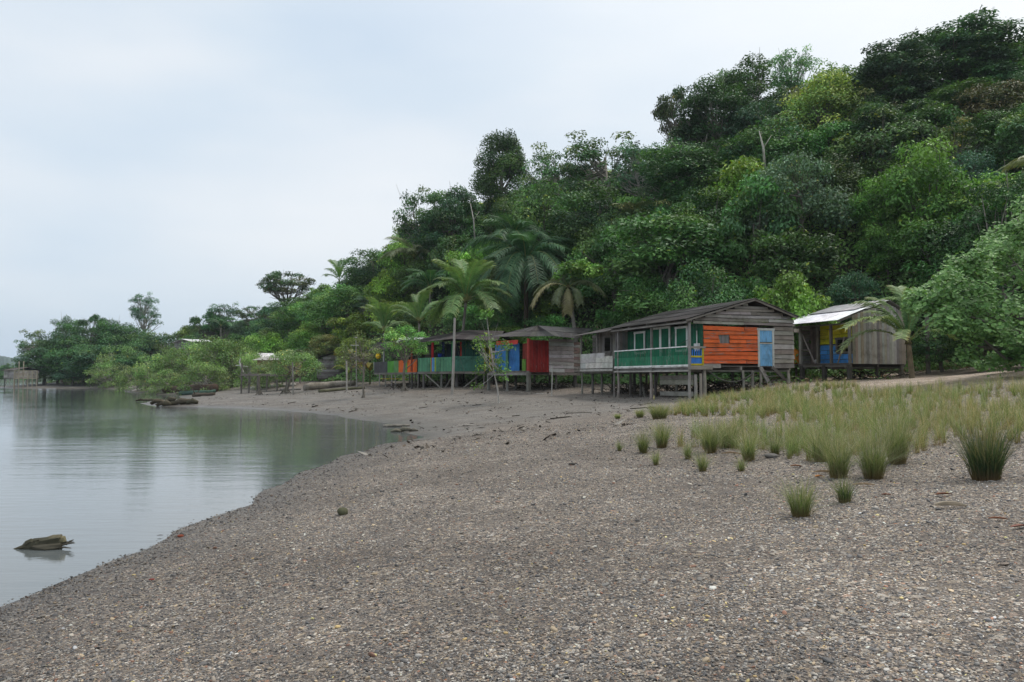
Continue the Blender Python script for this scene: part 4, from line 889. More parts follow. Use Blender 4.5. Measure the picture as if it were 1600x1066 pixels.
h1.wall((D0 - .6, 0), (xe + .15, 0), 4.93, zg, GREY + [(.36, .34, .32), (.30, .28, .27)], out=(0, -1), bh=.17, name='gable_boards', seed=8, gaps=[(xr - .55, xr + .8, 5.98, 6.5)], jag=.05)
dr = MB(); xx0, xx1 = xo1 + .07, xd - .05
dr.box(xx0, xx1, -.05, -.01, zf - 1, 4.02 - 1 - .05, BL); dr.box(xx0, xx1, -.051, -.012, 4.06 - 1, 4.68 - 1, BL); o = dr.build('blue_door', WV, h1.r)
db = MB(); db.box(xx0, xx1, -.06, -.035, 2.86, 2.92, (.22, .45, .7, .3)); db.box(xx0, xx1, -.08, -.03, 2.96, 3.02, (.5, .48, .42, .2)); db.build('door_rail', WH, o)
frame(h1, (xo1 + .03, -.0), (1, 0), xd - xo1 - .04, zf - .05, 4.72, (.5, .52, .5, .36), o, nrm=(0, -1), proud=.05)
h1.wall((xe + .1, .02), (xe + .1, Lh), zf, 5.2, GREY, out=(1, 0), bh=.22, name='rear_wall', seed=9); h1.wall((D0 + .05, Lh), (xe, Lh), zf, lambda t: ztop1(t + D0), GREY, out=(0, 1), bh=.22, name='far_wall', seed=10)
RC = (.058, .055, .053)
ov = .38; zl = lambda z: z - 1.0
corr(h1, (-.38, -ov, zl(zeave)), (-.38, Lh + .5, zl(zeave)), (xr + .02, Lh + .5, zl(zr)), (xr + .02, -ov, zl(zr)), RC, 'roof', rows=3, ragged=.07)
corr(h1, (xb, -ov, zl(zbk)), (xb, Lh + .5, zl(zbk)), (xr - .02, Lh + .5, zl(zr) - .02), (xr - .02, -ov, zl(zr) - .02), RC, 'rear_roof', rows=2, ragged=.07, seed=2)
mb = MB()
for yy in (-.30, 1.6, 3.7, 5.8, 7.9): mb.beam((-.3, yy, zl(zeave) - .07), (xr, yy, zl(zr) - .07), .06, .09, (.22, .2, .18, 0)); mb.beam((xr, yy, zl(zr) - .07), (xb - .05, yy, zl(zbk) - .07), .06, .09, (.2, .18, .16, 0))
for xx, z_ in ((-.25, zl(zeave) - .14), (.03, zl(zeave) - .06)): mb.box(xx - .035, xx + .035, -.25, Lh + .3, z_ - .05, z_ + .03, (.24, .22, .2, 0))
mb.build('rafters', WH, h1.r)
for px, x_, r_ in [(966, .05, .075), (1017, .05, .085), (1077, .05, .075)]: h1.post(x_, h1.along(px, x_), zf - .2, r_, (.26, .24, .215, 0), lean=(random.uniform(-.08, .02), random.uniform(-.08, .08)), name='stilt')
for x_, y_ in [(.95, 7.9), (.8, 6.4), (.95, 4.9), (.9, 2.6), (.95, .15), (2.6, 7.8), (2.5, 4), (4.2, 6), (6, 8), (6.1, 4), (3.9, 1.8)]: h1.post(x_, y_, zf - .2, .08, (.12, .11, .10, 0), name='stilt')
for px, r_ in ((1101, .085), (1161, .07), (1176, .085), (1189, .07), (1232, .08)): h1.post(h1.deep(px, 0), .04, zf - .22, r_, (.27, .25, .215, 0), name='stilt')
h1.post(.33, -.1, 2.35, .08, (.25, .24, .22, 0), name='stilt'); h1.post(.62, -.12, 2.4, .075, (.28, .26, .22, 0), name='stilt')
for (a, b) in (((.9, 6.0, 1.0), (.9, 6.9, 2.7)), ((1.0, 5.2, 1.2), (1.0, 4.6, 2.7))):
    mb = MB(); mb.beam(h1.loc(*a), h1.loc(*b), .09, .07, (.2, .19, .17, 0)); mb.build('brace', WV, h1.r)
# steps to the blue door
mb = MB(); st = []
for x_, px, pyb in ((xo1 + .1, 1204, 603), (xd - .08, 1233, 597)):
    w = at(px, pyb, 41.3 if px < 1210 else 42.2); q = h1.toloc(w); q.z = hz(w.x, w.y) - 1.0; st.append((Vector((x_, -.06, zf - 1 - .06)), q))
steps = link('steps', (lambda m: (m.beam(st[0][0], st[0][1], .09, .2, (.3, .28, .26, 0)), m.beam(st[1][0], st[1][1], .09, .2, (.14, .13, .115, 0)), m)[-1])(MB()).mesh('steps', WH), h1.r)
for k in (1, 2, 3):
    mb = MB(); a = st[0][0].lerp(st[0][1], k / 4); b = st[1][0].lerp(st[1][1], k / 4); mb.beam(a, b, .18, .035, (.17, .155, .14, 0)); mb.build('tread', WH, steps)
# boarded pen under the porch
for zz_, hh_, c_ in ((2.18, .22, (.27, .25, .22)), (1.93, .24, (.34, .33, .27)), (1.32, .24, (.28, .27, .24))):
    mb = MB(); A = h1.loc(.78, h1.along(1031, .78), zz_); B = h1.loc(.8, h1.along(1083, .8), zz_ + .03); mb.beam(A, B, .03, hh_, c_ + (0,), jit=.012); o = mb.build('pen_board', WH, h1.r)
def catenary(P, Q, sag, r, name, mat, label, cat, c=(.1, .1, .1, 0), n=14):
    P, Q = Vector(P), Vector(Q); mb = MB(); mb.tube([P.lerp(Q, i / n) - Vector((0, 0, sag * 4 * (i / n) * (1 - i / n))) - P for i in range(n + 1)], [r] * (n + 1), 5, c, cap=False); o = mb.build(name, mat); o.location = P; return tag(o, label, cat)
M_ROPE = mat_plain('rope_fibre', (.10, .095, .085), .9)
W1 = lambda x, y, z: Vector((h1.world(x, y).x, h1.world(x, y).y, z))
catenary(W1(h1.deep(1104), -.12, 2.56), W1(h1.deep(1176), -.12, 2.5), .55, .03, 'rope', M_ROPE, 'dark rope sagging between two stilts under the orange wall', 'rope')
catenary(at(1035, 545, 43.4), at(1078, 529, 39.9), .12, .012, 'cord', M_ROPE, 'thin light cord slung across the green porch', 'cord', (.5, .5, .48, 0))

# ---- 2: small grey porch beside it
h2 = House('stilt_house', h1.world(0, 8.35)[:2], u1, 1.1, 'small bare grey stilt hut with a lean-to roof, joined to the green porch house')
L2 = h2.along(907.5); d2 = 1.3; WW = (.56, .55, .52, .32)
deck(h2, 0, 4.2, 0, L2, 2.74, (.25, .235, .21, 0), 'floor')
mb = MB(); mb.box(-.06, 0, 0, L2, 2.6 - 1.1, 2.72 - 1.1, (.45, .43, .4, .36)); mb.build('fascia', WH, h2.r)
h2.wall((0, 0), (0, L2), 2.78, 3.42, [WW], out=(-1, 0), bh=.33, name='porch_boards', seed=20, lap=False)
h2.wall((0, h2.along(945)), (0, L2), 3.43, 3.72, [WW], out=(-1, 0), bh=.29, name='porch_top_board', seed=21, lap=False)
wa, wb_ = h2.along(956.5, d2), h2.along(946, d2)
h2.wall((d2, .0), (d2, h2.along(937, d2)), 2.74, 5.2, GREY, out=(-1, 0), upright=True, bh=.3, gaps=[(wa, wb_, 3.85, 4.85)], name='grey_wall', seed=22)
frame(h2, (d2 - .02, wa), (0, 1), wb_ - wa, 3.85, 4.85, (.3, .28, .26, 0), h2.r, nrm=(-1, 0), name='window_frame', bottom=True)
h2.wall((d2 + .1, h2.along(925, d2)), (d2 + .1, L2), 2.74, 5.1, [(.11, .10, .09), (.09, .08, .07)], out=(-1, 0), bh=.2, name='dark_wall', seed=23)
h2.wall((d2 - .1, h2.along(919, d2)), (d2 - .1, L2), 3.3, 3.95, [(.34, .24, .18)], out=(-1, 0), bh=.25, name='brown_board', seed=24)
h2.wall((4.1, 0), (4.1, L2), 2.74, 5.4, GREY, out=(-1, 0), name='rear_wall', seed=25, bh=.24); h2.wall((d2, L2 - .03), (4.1, L2 - .03), 2.74, 5.2, GREY, out=(0, 1), name='end_wall', seed=26, bh=.24)
h2.wall((d2, .05), (4.1, .05), 2.74, 5.2, GREY, out=(0, -1), name='side_wall', seed=27, bh=.24)
mb = MB(); mb.box(2.4, 2.5, wa - .6, wb_ + .3, 3.9 - 1.1, 4.4 - 1.1, (.4, .12, .04, .2)); mb.build('orange_board', WH, h2.r)
for px in (908, 932.5): h2.post(.02, h2.along(px), 5.02, .045, (.32, .3, .27, 0), z0=2.6, square=True)
corr(h2, (-.4, -.3, 4.98 - 1.1), (-.4, L2 + .55, 4.93 - 1.1), (3.2, L2 + .55, 5.72 - 1.1), (3.2, -.3, 5.78 - 1.1), (.095, .09, .087), 'roof', rows=2, seed=6)
corr(h2, (4.6, -.3, 5.3 - 1.1), (4.6, L2 + .5, 5.3 - 1.1), (3.18, L2 + .55, 5.70 - 1.1), (3.18, -.3, 5.76 - 1.1), (.085, .08, .078), 'rear_roof', seed=7)
for px, r_ in ((909.5, .06), (926, .08), (940, .08), (960, .06)): h2.post(.05 + (.5 if px in (926, 940) else 0), h2.along(px, .05 + (.5 if px in (926, 940) else 0)), 2.55, r_, (.2, .185, .165, 0), name='stilt')
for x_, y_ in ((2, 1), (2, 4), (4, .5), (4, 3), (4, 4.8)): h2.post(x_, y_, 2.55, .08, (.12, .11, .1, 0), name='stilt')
mb = MB(); mb.beam(h2.toloc(at(934, 551, 50)), h2.toloc(at(962, 560, 47.4)), .05, .05, (.4, .38, .35, 0)); mb.build('pole', WH, h2.r)

# ---- 3: blue and red house
h3 = House('stilt_house', (1.18, 56), (.8, .6), 1.1, 'stilt house with blue front, red corner panel and whitewashed side wall')
zf = 2.68; L3 = h3.along(763); RD = (.38, .035, .03, .34); S3 = h3.deep(906, 0); d3 = .85
deck(h3, 0, 4.8, 0, L3, zf, (.22, .2, .18, 0), 'floor')
mb = MB(); mb.box(-.05, 0, -.02, L3 + .1, zf - .32 - 1.1, zf - .14 - 1.1, (.25, .24, .22, 0)); mb.build('fascia', WH, h3.r)
xr0 = h3.deep(857, 0)
h3.wall((.1, 0), (xr0, 0), zf - .1, 4.88, [RD, (.26, .03, .028, .34)], out=(0, -1), upright=True, bh=.13, name='red_panel', seed=30)
WH3 = [(.52, .48, .46, .36), (.58, .56, .55, .32), (.46, .38, .36, .38)]
xm = h3.deep(896, 0)
h3.wall((xr0 + .03, 0), (xm, 0), zf - .1, 4.95, WH3, out=(0, -1), bh=.27, name='white_wall', seed=31); h3.wall((xm + .02, .03), (S3, .03), zf - .05, 4.95, [(.42, .38, .36, .46), (.30, .19, .16, .44)], out=(0, -1), bh=.22, name='flaking_wall', seed=32)
h3.wall((xr0, -.01), (S3, -.01), zf - .32, zf - .1, GREY, out=(0, -1), bh=.22, name='skirting_board', seed=33)
h3.wall((d3, h3.along(812, d3)), (d3, h3.along(774, d3)), zf, 4.75, [(.05, .20, .50, .22)], out=(-1, 0), upright=True, bh=.26, name='blue_wall', seed=34)
h3.wall((d3, h3.along(825.5, d3)), (d3, h3.along(817, d3)), zf, 4.7, [(.27, .05, .035, .3)], out=(-1, 0), upright=True, bh=.2, name='red_wall', seed=35)
h3.wall((d3 - .06, h3.along(822, d3 - .06)), (d3 - .06, h3.along(816, d3 - .06)), zf, 3.55, [(.13, .26, .04, .2)], out=(-1, 0), upright=True, bh=.2, name='green_board', seed=36)
h3.wall((.06, h3.along(810, .06)), (.06, h3.along(776, .06)), 4.62, 4.92, [(.42, .045, .03, .3)], out=(-1, 0), bh=.28, name='red_fascia', seed=37)
h3.wall((d3 - .09, h3.along(796, d3)), (d3 - .09, h3.along(792, d3)), zf, 4.3, [(.10, .26, .16, .25)], out=(-1, 0), upright=True, bh=.2, name='green_batten', seed=38)
h3.wall((4.7, 0), (4.7, L3), zf, 4.9, GREY, out=(-1, 0), name='rear_wall', seed=39, bh=.24); h3.wall((d3, L3 - .2), (4.7, L3 - .2), zf, 4.9, [(.03, .12, .08, .2)], out=(0, 1), name='end_wall', seed=29, bh=.24)
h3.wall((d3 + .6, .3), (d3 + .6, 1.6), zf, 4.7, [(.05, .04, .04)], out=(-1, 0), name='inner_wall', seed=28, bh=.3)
h3.post(.04, .04, 4.98, .09, (.42, .06, .05, .3), z0=zf, square=True); h3.post(.04, L3 - .2, 4.95, .06, (.38, .34, .03, .2), z0=zf, square=True)
mb = MB(); mb.beam(h3.loc(.05, L3 - .25, 4.3), h3.loc(.05, h3.along(770), zf), .06, .05, (.45, .10, .05, .2), up=(1, 0, 0)); mb.build('brace', WV, h3.r)
A = h3.toloc(at(840, 509, 60.5)); B_ = h3.toloc(at(768, 526.5, 59.6)); C3 = h3.toloc(at(867, 525.5, 53.6)); E3 = h3.toloc(at(904, 529.5, 57.4)); D3 = h3.toloc(at(926, 514, 63)); Bk = h3.toloc(at(800, 520, 66))
corr(h3, C3, B_, A + Vector((.0, .03, 0)), A, (.095, .09, .087), 'roof', rows=2, seed=8); corr(h3, E3, C3, A, D3, (.085, .08, .078), 'roof', rows=2, seed=9); corr(h3, B_, Bk, A, A + Vector((0, .05, 0)), (.085, .08, .078), 'roof', seed=10)
for px, r_ in ((763.5, .09), (793, .1), (826, .12)): h3.post(.06, h3.along(px, .06), zf - .15, r_, (.2, .19, .175, 0), name='stilt', square=px != 793)
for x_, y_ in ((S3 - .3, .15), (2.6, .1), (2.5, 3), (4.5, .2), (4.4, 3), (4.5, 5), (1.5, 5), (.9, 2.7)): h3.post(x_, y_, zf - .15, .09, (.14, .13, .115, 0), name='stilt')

# ---- 4: picket-railed green house
h4 = House('stilt_house', at(707, 590, 63.2)[:2], (.10, .995), 1.2, 'long dark green stilt house with pale green picket railing and open porch')
zf = 2.70
PLc = h4.toloc(at(652.5, 590, 67.2)); PR = h4.toloc(at(757.5, 590, 63.4)); PL_ = (PLc.x, PLc.y); PR_ = (PR.x, PR.y); PG = (.13, .34, .20, .2); TG = (.055, .17, .125, .25)
def pk(t, k):
    if k in (10, 13): return (.42, .52, .04, .2)
    if k in (11, 12): return (.12, .32, .68, .2)
    return PG
Lr = (Vector(PL_)).length
rail(h4, PL_, (0, 0), zf, 3.86, lambda t, k: pk(t, k) if k % 2 == 0 or 10 <= k <= 13 else (.10, .28, .17, .2), name='picket_railing', bw=Lr / 26, seed=1, notch=True)
random.seed(4); mb = MB()
for k in range(9, 26):
    t = Lr - (k + .5) * Lr / 26; q = Vector((PL_[0], PL_[1], 0)).lerp(Vector((0, 0, 0)), (k + .98) / 26)
    if 10 <= k <= 13: continue
    mb.beam(q + Vector((0, -.03, zf + .05 - 1.2)), q + Vector((0, -.03, zf + (1.05 if k % 2 else .8) - 1.2)), .035, .03, (.66, .72, .66, 0), up=(0, 1, 0))
mb.build('white_battens', WV, h4.r)
rail(h4, (0, 0), PR_, zf, 3.92, TG, name='solid_railing', bw=.2, seed=2, notch=True)
# floor polygon as boards, built of two decks
mb = MB()
for i in range(34):
    t0, t1 = i / 34, (i + .94) / 34
    for (P, Q) in (((PL_[0], PL_[1]), (0, 0)), ((0, 0), PR_)):
        a = Vector((P[0] + (Q[0] - P[0]) * t0, P[1] + (Q[1] - P[1]) * t0, 0)); b = Vector((P[0] + (Q[0] - P[0]) * t1, P[1] + (Q[1] - P[1]) * t1, 0)); c = vary((.2, .185, .16, 0), .15); z_ = zf - 1.2
        mb.add([a + Vector((-.0, 0, z_ - .03)), b + Vector((0, 0, z_ - .03)), Vector((6.5, b.y, z_ - .03)), Vector((6.5, a.y, z_ - .03)), a + Vector((0, 0, z_)), b + Vector((0, 0, z_)), Vector((6.5, b.y, z_)), Vector((6.5, a.y, z_))], BOXF, c=c)
mb.beam((PL_[0], PL_[1], zf - 1.32), (-.03, 0, zf - 1.32), .08, .16, (.22, .2, .18, 0)); mb.beam((-.03, 0, zf - 1.32), (PR_[0], PR_[1], zf - 1.32), .08, .16, (.2, .18, .16, 0)); mb.build('floor', WH, h4.r)
xb4 = 1.3
h4.wall((1.0, PR_[1] + .05), (.9, -.6), zf, 5.15, [(.018, .075, .055, .2)], out=(-1, 0), upright=True, bh=.18, name='green_wall', seed=41)
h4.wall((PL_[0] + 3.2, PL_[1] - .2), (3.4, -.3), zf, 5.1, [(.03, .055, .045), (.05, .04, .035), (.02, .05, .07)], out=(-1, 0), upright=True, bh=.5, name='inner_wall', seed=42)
h4.wall((PR_[0] + .1, PR_[1] + .02), (6.3, PR_[1] + .02), zf, 5.1, [(.02, .07, .05, .2)], out=(0, -1), name='side_wall', seed=43, bh=.25); h4.wall((6.4, PR_[1]), (6.4, PL_[1]), zf, 5.1, GREY, out=(1, 0), name='rear_wall', seed=44, bh=.25)
h4.wall((.95, -.45), (.95, -.95), zf, 5.1, [(.40, .045, .03, .2)], out=(-1, 0), upright=True, bh=.25, name='red_board', seed=45)
h4.wall((.85, -2.5), (.85, -2.9), 3.9, 4.6, [(.12, .13, .03, .2)], out=(-1, 0), upright=True, bh=.25, name='olive_board', seed=46)
def on4(px): 
    a, b = Vector((PL_[0], PL_[1], 0)), Vector((0, 0, 0)) if px <= 707 else Vector((PR_[0], PR_[1], 0))
    best = min((abs(proj(*(h4.world(*(a.lerp(b, i / 200))[:2])[:2]), 3)[0] - px), i) for i in range(201))[1]; return a.lerp(b, best / 200)
for px, c_, r_, dx in ((646, (.25, .06, .035, .2), .07, .1), (653.5, (.02, .07, .05, .1), .07, .05), (675.5, (.42, .03, .035, .1), .09, .12), (690.5, (.02, .045, .14, .1), .11, .5), (707, (.03, .16, .07, .1), .08, .05), (668, (.03, .08, .05, .1), .06, 1.6), (757.5, (.36, .33, .03, .2), .06, .0)):
    q = on4(max(px, 652.6)); h4.post(q.x + dx, q.y + (.55 if px == 646 else 0), 5.12, r_, c_, z0=zf, square=True)
K = lambda px, py, Yd: h4.toloc(at(px, py, Yd))
eL, eM, eR, tR, ap, tL = K(641, 537, 67.5), K(707, 529.5, 62.6), K(777, 533, 62.4), K(788, 517.5, 69), K(733, 516, 68.5), K(660, 529, 76)
RC4 = (.075, .068, .068)
corr(h4, eM, eL, tL, ap, RC4, 'roof', rows=2, seed=11); corr(h4, eR, eM, ap, tR, RC4, 'roof', rows=2, seed=12)
corr(h4, K(800, 533, 74), K(690, 533, 82), ap, tR, RC4, 'roof', seed=13)
for px, py, r_ in ((661.5, 607, .09), (668, 606, .05), (690, 606, .1), (713.5, 606.5, .13), (648, 606, .07), (740, 604, .08), (756, 603, .08)):
    q = on4(min(max(px, 653), 757)); h4.post(q.x + .12 + (1.2 if px in (668, 740) else 0), q.y, zf - .2, r_, (.19, .18, .165, 0), name='stilt')
for (pa, pb) in (((664, 584, 66.2), (689, 606.5, 64.6)), ((710, 583, 63.6), (696, 606, 64.6)), ((755, 581, 63.8), (722, 607.5, 63.6))):
    mb = MB(); mb.beam(h4.toloc(at(*pa)), h4.toloc(at(*pb)), .09, .09, (.25, .235, .21, 0)); mb.build('brace', WV, h4.r)
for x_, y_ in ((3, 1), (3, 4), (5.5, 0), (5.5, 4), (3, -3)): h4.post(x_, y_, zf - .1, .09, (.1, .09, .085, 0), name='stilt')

q = on4(727); hp_ = h4.world(q.x - .05, q.y); hp_ = Vector((hp_.x, hp_.y, 4.75)); cmh, _ = crown_mesh('leaves', rn(61), .9, 1.0, 16, 26, .22, LT, rb=.2, zmin=-1, ratio=.3, up=.2)
r = empty('hanging_plant', hp_); tag(r, 'bushy green plant hanging in front of the dark green wall', 'hanging plant'); link('leaves', cmh, r); mb = MB(); mb.tube([(0, 0, -.16), (0, 0, 0), (0, 0, .05)], [.08, .13, .13], 9, (.3, .33, .1, 0)); mb.tube([(0, 0, 0), (0, 0, .55)], [.01, .01], 4, (.1, .1, .1, 0)); mb.build('pot', M_SHEET, r)
q = on4(686); hp_ = h4.world(q.x + .3, q.y); r = empty('potted_plant', (hp_.x, hp_.y, 3.86)); tag(r, 'plant in a blue pot standing at the picket railing', 'potted plant'); mb = MB(); mb.tube([(0, 0, 0), (0, 0, .1), (0, 0, .3)], [.12, .18, .17], 10, (.03, .06, .35, 0)); mb.build('pot', M_SHEET, r); cmp_, _ = crown_mesh('leaves', rn(62), .7, .8, 12, 24, .2, MD, rb=.2, zmin=-.6); lo = link('leaves', cmp_, r); lo.location = (0, 0, .6)
# ---- 5: orange and green railing house farther left
h5 = House('stilt_house', at(652, 590, 67.9)[:2], (.87, .49), 1.1, 'low stilt house with orange and bright green railing and grey sheet panels')
zf = 2.66; Lb = 10.5; L5 = [h5.toloc(at(*a))[:2] for a in ((651.5, 590, 68.0), (626, 590, 71.5), (605.5, 590, 74.5), (584.5, 590, 77.5))]
LG = (.13, .36, .06, .2); OR5 = (.70, .14, .03, .2)
rail(h5, L5[1], L5[0], zf, 3.78, lambda t, k: LG if k in (2, 3) else OR5, name='orange_railing', bw=.42, seed=3, notch=True)
rail(h5, L5[2], L5[1], zf, 3.74, lambda t, k: (OR5 if k > 6 else (.10, .33, .05, .2) if k < 4 else (.12, .27, .10, .2)), name='green_railing', bw=.42, seed=4)
rail(h5, L5[3], L5[2], zf, 3.72, (.085, .085, .09, 0), name='grey_panel', bw=.62, seed=5)
mb = MB()
for a, b in zip(L5, L5[1:]): mb.beam((a[0], a[1], zf - 1.1 - .1), (b[0], b[1], zf - 1.1 - .1), .1, .16, (.2, .19, .17, 0))
a, b = L5[3], L5[0]; mb.add([(a[0], a[1], zf - 1.15), (b[0], b[1], zf - 1.15), (b[0] + 4.5, b[1], zf - 1.15), (a[0] + 4.5, a[1], zf - 1.15), (a[0], a[1], zf - 1.1), (b[0], b[1], zf - 1.1), (b[0] + 4.5, b[1], zf - 1.1), (a[0] + 4.5, a[1], zf - 1.1)], BOXF, c=(.18, .17, .15, 0)); mb.build('floor', WH, h5.r)
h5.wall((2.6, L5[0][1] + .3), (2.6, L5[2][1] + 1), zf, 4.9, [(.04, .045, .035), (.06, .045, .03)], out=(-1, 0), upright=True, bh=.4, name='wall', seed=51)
for i, (a, c_, r_) in enumerate(((L5[3], (.03, .13, .03, .1), .07), (L5[2], (.42, .43, .43, 0), .09), (L5[1], (.2, .18, .15, 0), .07))): h5.post(a[0] + .1, a[1] - (.0 if i != 1 else -1.2), 4.98, r_, c_, z0=zf)
mb = MB(); mb.beam((L5[3][0], L5[3][1], zf - 1.1 + .3), (L5[3][0], L5[3][1], 3.75 - 1.1), .08, .08, (.4, .45, .42, 0)); mb.build('rail_post', WV, h5.r)
K = lambda px, py, Yd: h5.toloc(at(px, py, Yd))
corr(h5, K(648, 541, 67), K(574, 549, 79), K(590, 535, 84), K(655, 530, 72), (.085, .08, .075), 'roof', seed=14, rows=2); corr(h5, K(652, 535, 70.5), K(618, 536, 76), K(624, 527.5, 80), K(664, 527, 76), (.72, .73, .74), 'white_roof_sheet', seed=15, ragged=.12)
for px, Yd in ((593, 76), (603, 75), (612, 73.5), (618, 73), (631, 71.5), (640, 70), (649, 68.6)): 
    q = h5.toloc(at(px, 590, Yd)); h5.post(q.x, q.y, zf - .1, .065, (.27, .26, .24, 0) if px < 620 else (.16, .15, .13, 0), name='stilt')
# hanging yellow float
mb = MB(); mb.tube([(0, 0, -.28), (0, 0, -.2), (0, 0, 0), (0, 0, .2), (0, 0, .28), (0, 0, .34)], [.1, .24, .29, .22, .08, .05], 12, (.75, .48, .02, 0)); mb.tube([(0, 0, .3), (0, 0, 1.35)], [.012, .012], 4, (.1, .1, .1, 0)); o = mb.build('float', mat_sheet('float_plastic'), smooth=True); o.location = at(591.3, 556.5, 76.6); tag(o, 'yellow float hanging at the grey sheet railing', 'buoy')
mb = MB(); mb.beam((-1.6, 0, 0), (1.6, .3, -.02), .25, .05, (.5, .4, .03, .2)); o = mb.build('plank', WH); o.location = at(622, 592, 72); tag(o, 'yellow plank laid across under the orange railing', 'plank')

# ---- 6: white roofed house on the right
h6 = House('stilt_house', at(1329, 590, 43)[:2], (.9, .436), 2.0, 'stilt house with white sheet roof, yellow and blue front wall and upright grey planks')
zf = 3.0; L6 = h6.along(1249.5); W6 = h6.deep(1415, 0); d6 = 1.15
deck(h6, -.05, W6, 0, L6 + .1, zf, (.15, .14, .125, 0), 'floor')
PK = [(.40, .375, .34), (.48, .465, .44), (.32, .28, .235), (.43, .385, .33), (.28, .265, .25), (.37, .31, .25), (.46, .435, .40)]
h6.wall((.18, 0), (W6, 0), zf - .05, lambda t: min(5.6 + t * .3, 6.4 - max(t - 2.8, 0) * .36), PK, out=(0, -1), upright=True, bh=.2, name='plank_wall', seed=60)
y1_, y2_ = h6.along(1352, d6), h6.along(1283, d6); YE = (.74, .71, .03, .24); BU = (.11, .40, .92, .2)
wy0, wy1 = h6.along(1330, d6), h6.along(1308.5, d6)
h6.wall((d6, .05), (d6, y2_), 4.13, 5.2, [YE], out=(-1, 0), bh=.27, name='yellow_wall', seed=61, gaps=[(0, wy1 - .05, 3.6, 4.42)]); h6.wall((d6, .05), (d6, y2_), zf, 4.12, [BU], out=(-1, 0), bh=.27, name='blue_wall', seed=62, gaps=[(0, wy1 - .05, 3.62, 4.42)])
frame(h6, (d6, .15), (0, 1), wy1 - .15, 3.62, 4.42, (.2, .19, .17, 0), h6.r, name='window_frame', nrm=(-1, 0), bottom=True)
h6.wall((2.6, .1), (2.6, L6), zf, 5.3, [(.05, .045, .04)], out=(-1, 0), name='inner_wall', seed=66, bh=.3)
h6.wall((d6 - .25, y2_ + .02), (d6 - .25, L6), zf, 5.15, [(.17, .13, .11), (.20, .17, .15), (.12, .10, .09)], out=(-1, 0), upright=True, bh=.36, name='brown_wall', seed=63, gaps=[(.55, .95, 3.3, 5.0)])
h6.wall((0, L6), (W6, L6), zf, 5.3, GREY, out=(0, 1), name='far_wall', seed=64, bh=.24); h6.wall((W6, 0), (W6, L6), zf, 5.3, GREY, out=(1, 0), name='rear_wall', seed=65, bh=.24)
for px, c_ in ((1251, (.26, .24, .22, 0)), (1277.5, (.14, .12, .105, 0)), (1298.5, (.22, .2, .18, 0)), (1327.5, (.22, .2, .18, 0))): h6.post(.03, h6.along(px), 5.2, .065, c_, z0=zf - .02, square=True)
for a, b in (((1253, 520), (1272, 564)), ((1319, 528), (1308, 563))):
    mb = MB(); P = h6.loc(.06, h6.along(a[0]), at(a[0], a[1], 44.5).z); Q = h6.loc(.06, h6.along(b[0]), zf); mb.beam(P, Q, .07, .05, (.27, .24, .22, 0), up=(1, 0, 0)); mb.build('brace', WV, h6.r)
for (a, b, py) in ((1299, 1327, 541), (1252, 1277, 546)):
    mb = MB(); z_ = at(a, py, 44.5).z; mb.beam(h6.loc(.05, h6.along(a), z_), h6.loc(.05, h6.along(b), z_), .05, .05, (.16, .14, .12, 0)); mb.build('porch_bar', WH, h6.r)
b6 = 2.0; zz = lambda z: z - b6
corr(h6, (-1.0, -.08, zz(5.3)), (-1.0, 4.15, zz(5.26)), (1.3, 4.15, zz(6.0)), (1.3, -.02, zz(6.05)), (.88, .89, .90), 'white_roof', rows=1, seed=16, ragged=.03, pitch=.11, amp=.008)
corr(h6, (.95, .45, zz(6.0)), (.95, 3.7, zz(5.96)), (3.0, 3.7, zz(6.52)), (3.0, .1, zz(6.6)), (.36, .36, .35), 'grey_roof', seed=17, ragged=.12); corr(h6, (1.3, -.15, zz(6.02)), (1.3, .5, zz(6.02)), (3.0, .5, zz(6.55)), (3.0, -.15, zz(6.55)), (.36, .36, .35), 'grey_roof', seed=19, ragged=.05); corr(h6, (5.6, -.2, zz(5.5)), (5.6, L6, zz(5.5)), (2.98, L6, zz(6.5)), (2.98, -.2, zz(6.54)), (.25, .25, .24), 'rear_roof', seed=18)
mb = MB(); mb.box(-.1, 0, 0, L6 + .4, zz(5.12), zz(5.2), (.2, .18, .16, 0)); mb.beam((-.9, .0, zz(5.24)), (2.9, .02, zz(6.42)), .06, .09, (.2, .18, .16, 0)); mb.build('rafters', WH, h6.r)
for x_, px in ((.05, 1253.5), (.05, 1288), (.05, 1327)): h6.post(x_, h6.along(px, x_), zf - .1, .1, (.10, .095, .085, 0), name='stilt', square=True)
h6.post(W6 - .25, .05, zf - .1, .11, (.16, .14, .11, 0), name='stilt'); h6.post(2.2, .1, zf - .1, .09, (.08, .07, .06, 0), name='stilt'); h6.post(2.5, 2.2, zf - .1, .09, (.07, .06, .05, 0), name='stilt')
mb = MB(); mb.beam(h6.toloc(at(1240, 516.5, 42.8)), h6.toloc(at(1252, 517, 46)), .05, .2, (.28, .25, .22, 0)); mb.build('tie_board', WH, h6.r)
mb = MB(); mb.tube([(0, 0, 0), (0, 0, .12), (0, 0, .7), (0, 0, .85), (0, 0, .95)], [.3, .36, .36, .25, .12], 12, (.62, .22, .02, 0)); o = mb.build('barrel', M_SHEET, smooth=True); w = at(1244, 569, 47.2); o.location = w; tag(o, 'orange plastic barrel between the end wall and the white-roofed porch', 'barrel')
mb = MB(); mb.beam((0, 0, -2.2), (0, 0, 0), .1, .1, (.12, .11, .1, 0)); mb.beam((-.7, 0, -.05), (.7, .0, -.05), .9, .06, (.12, .11, .1, 0)); mb.build('barrel_stand', WH, o)
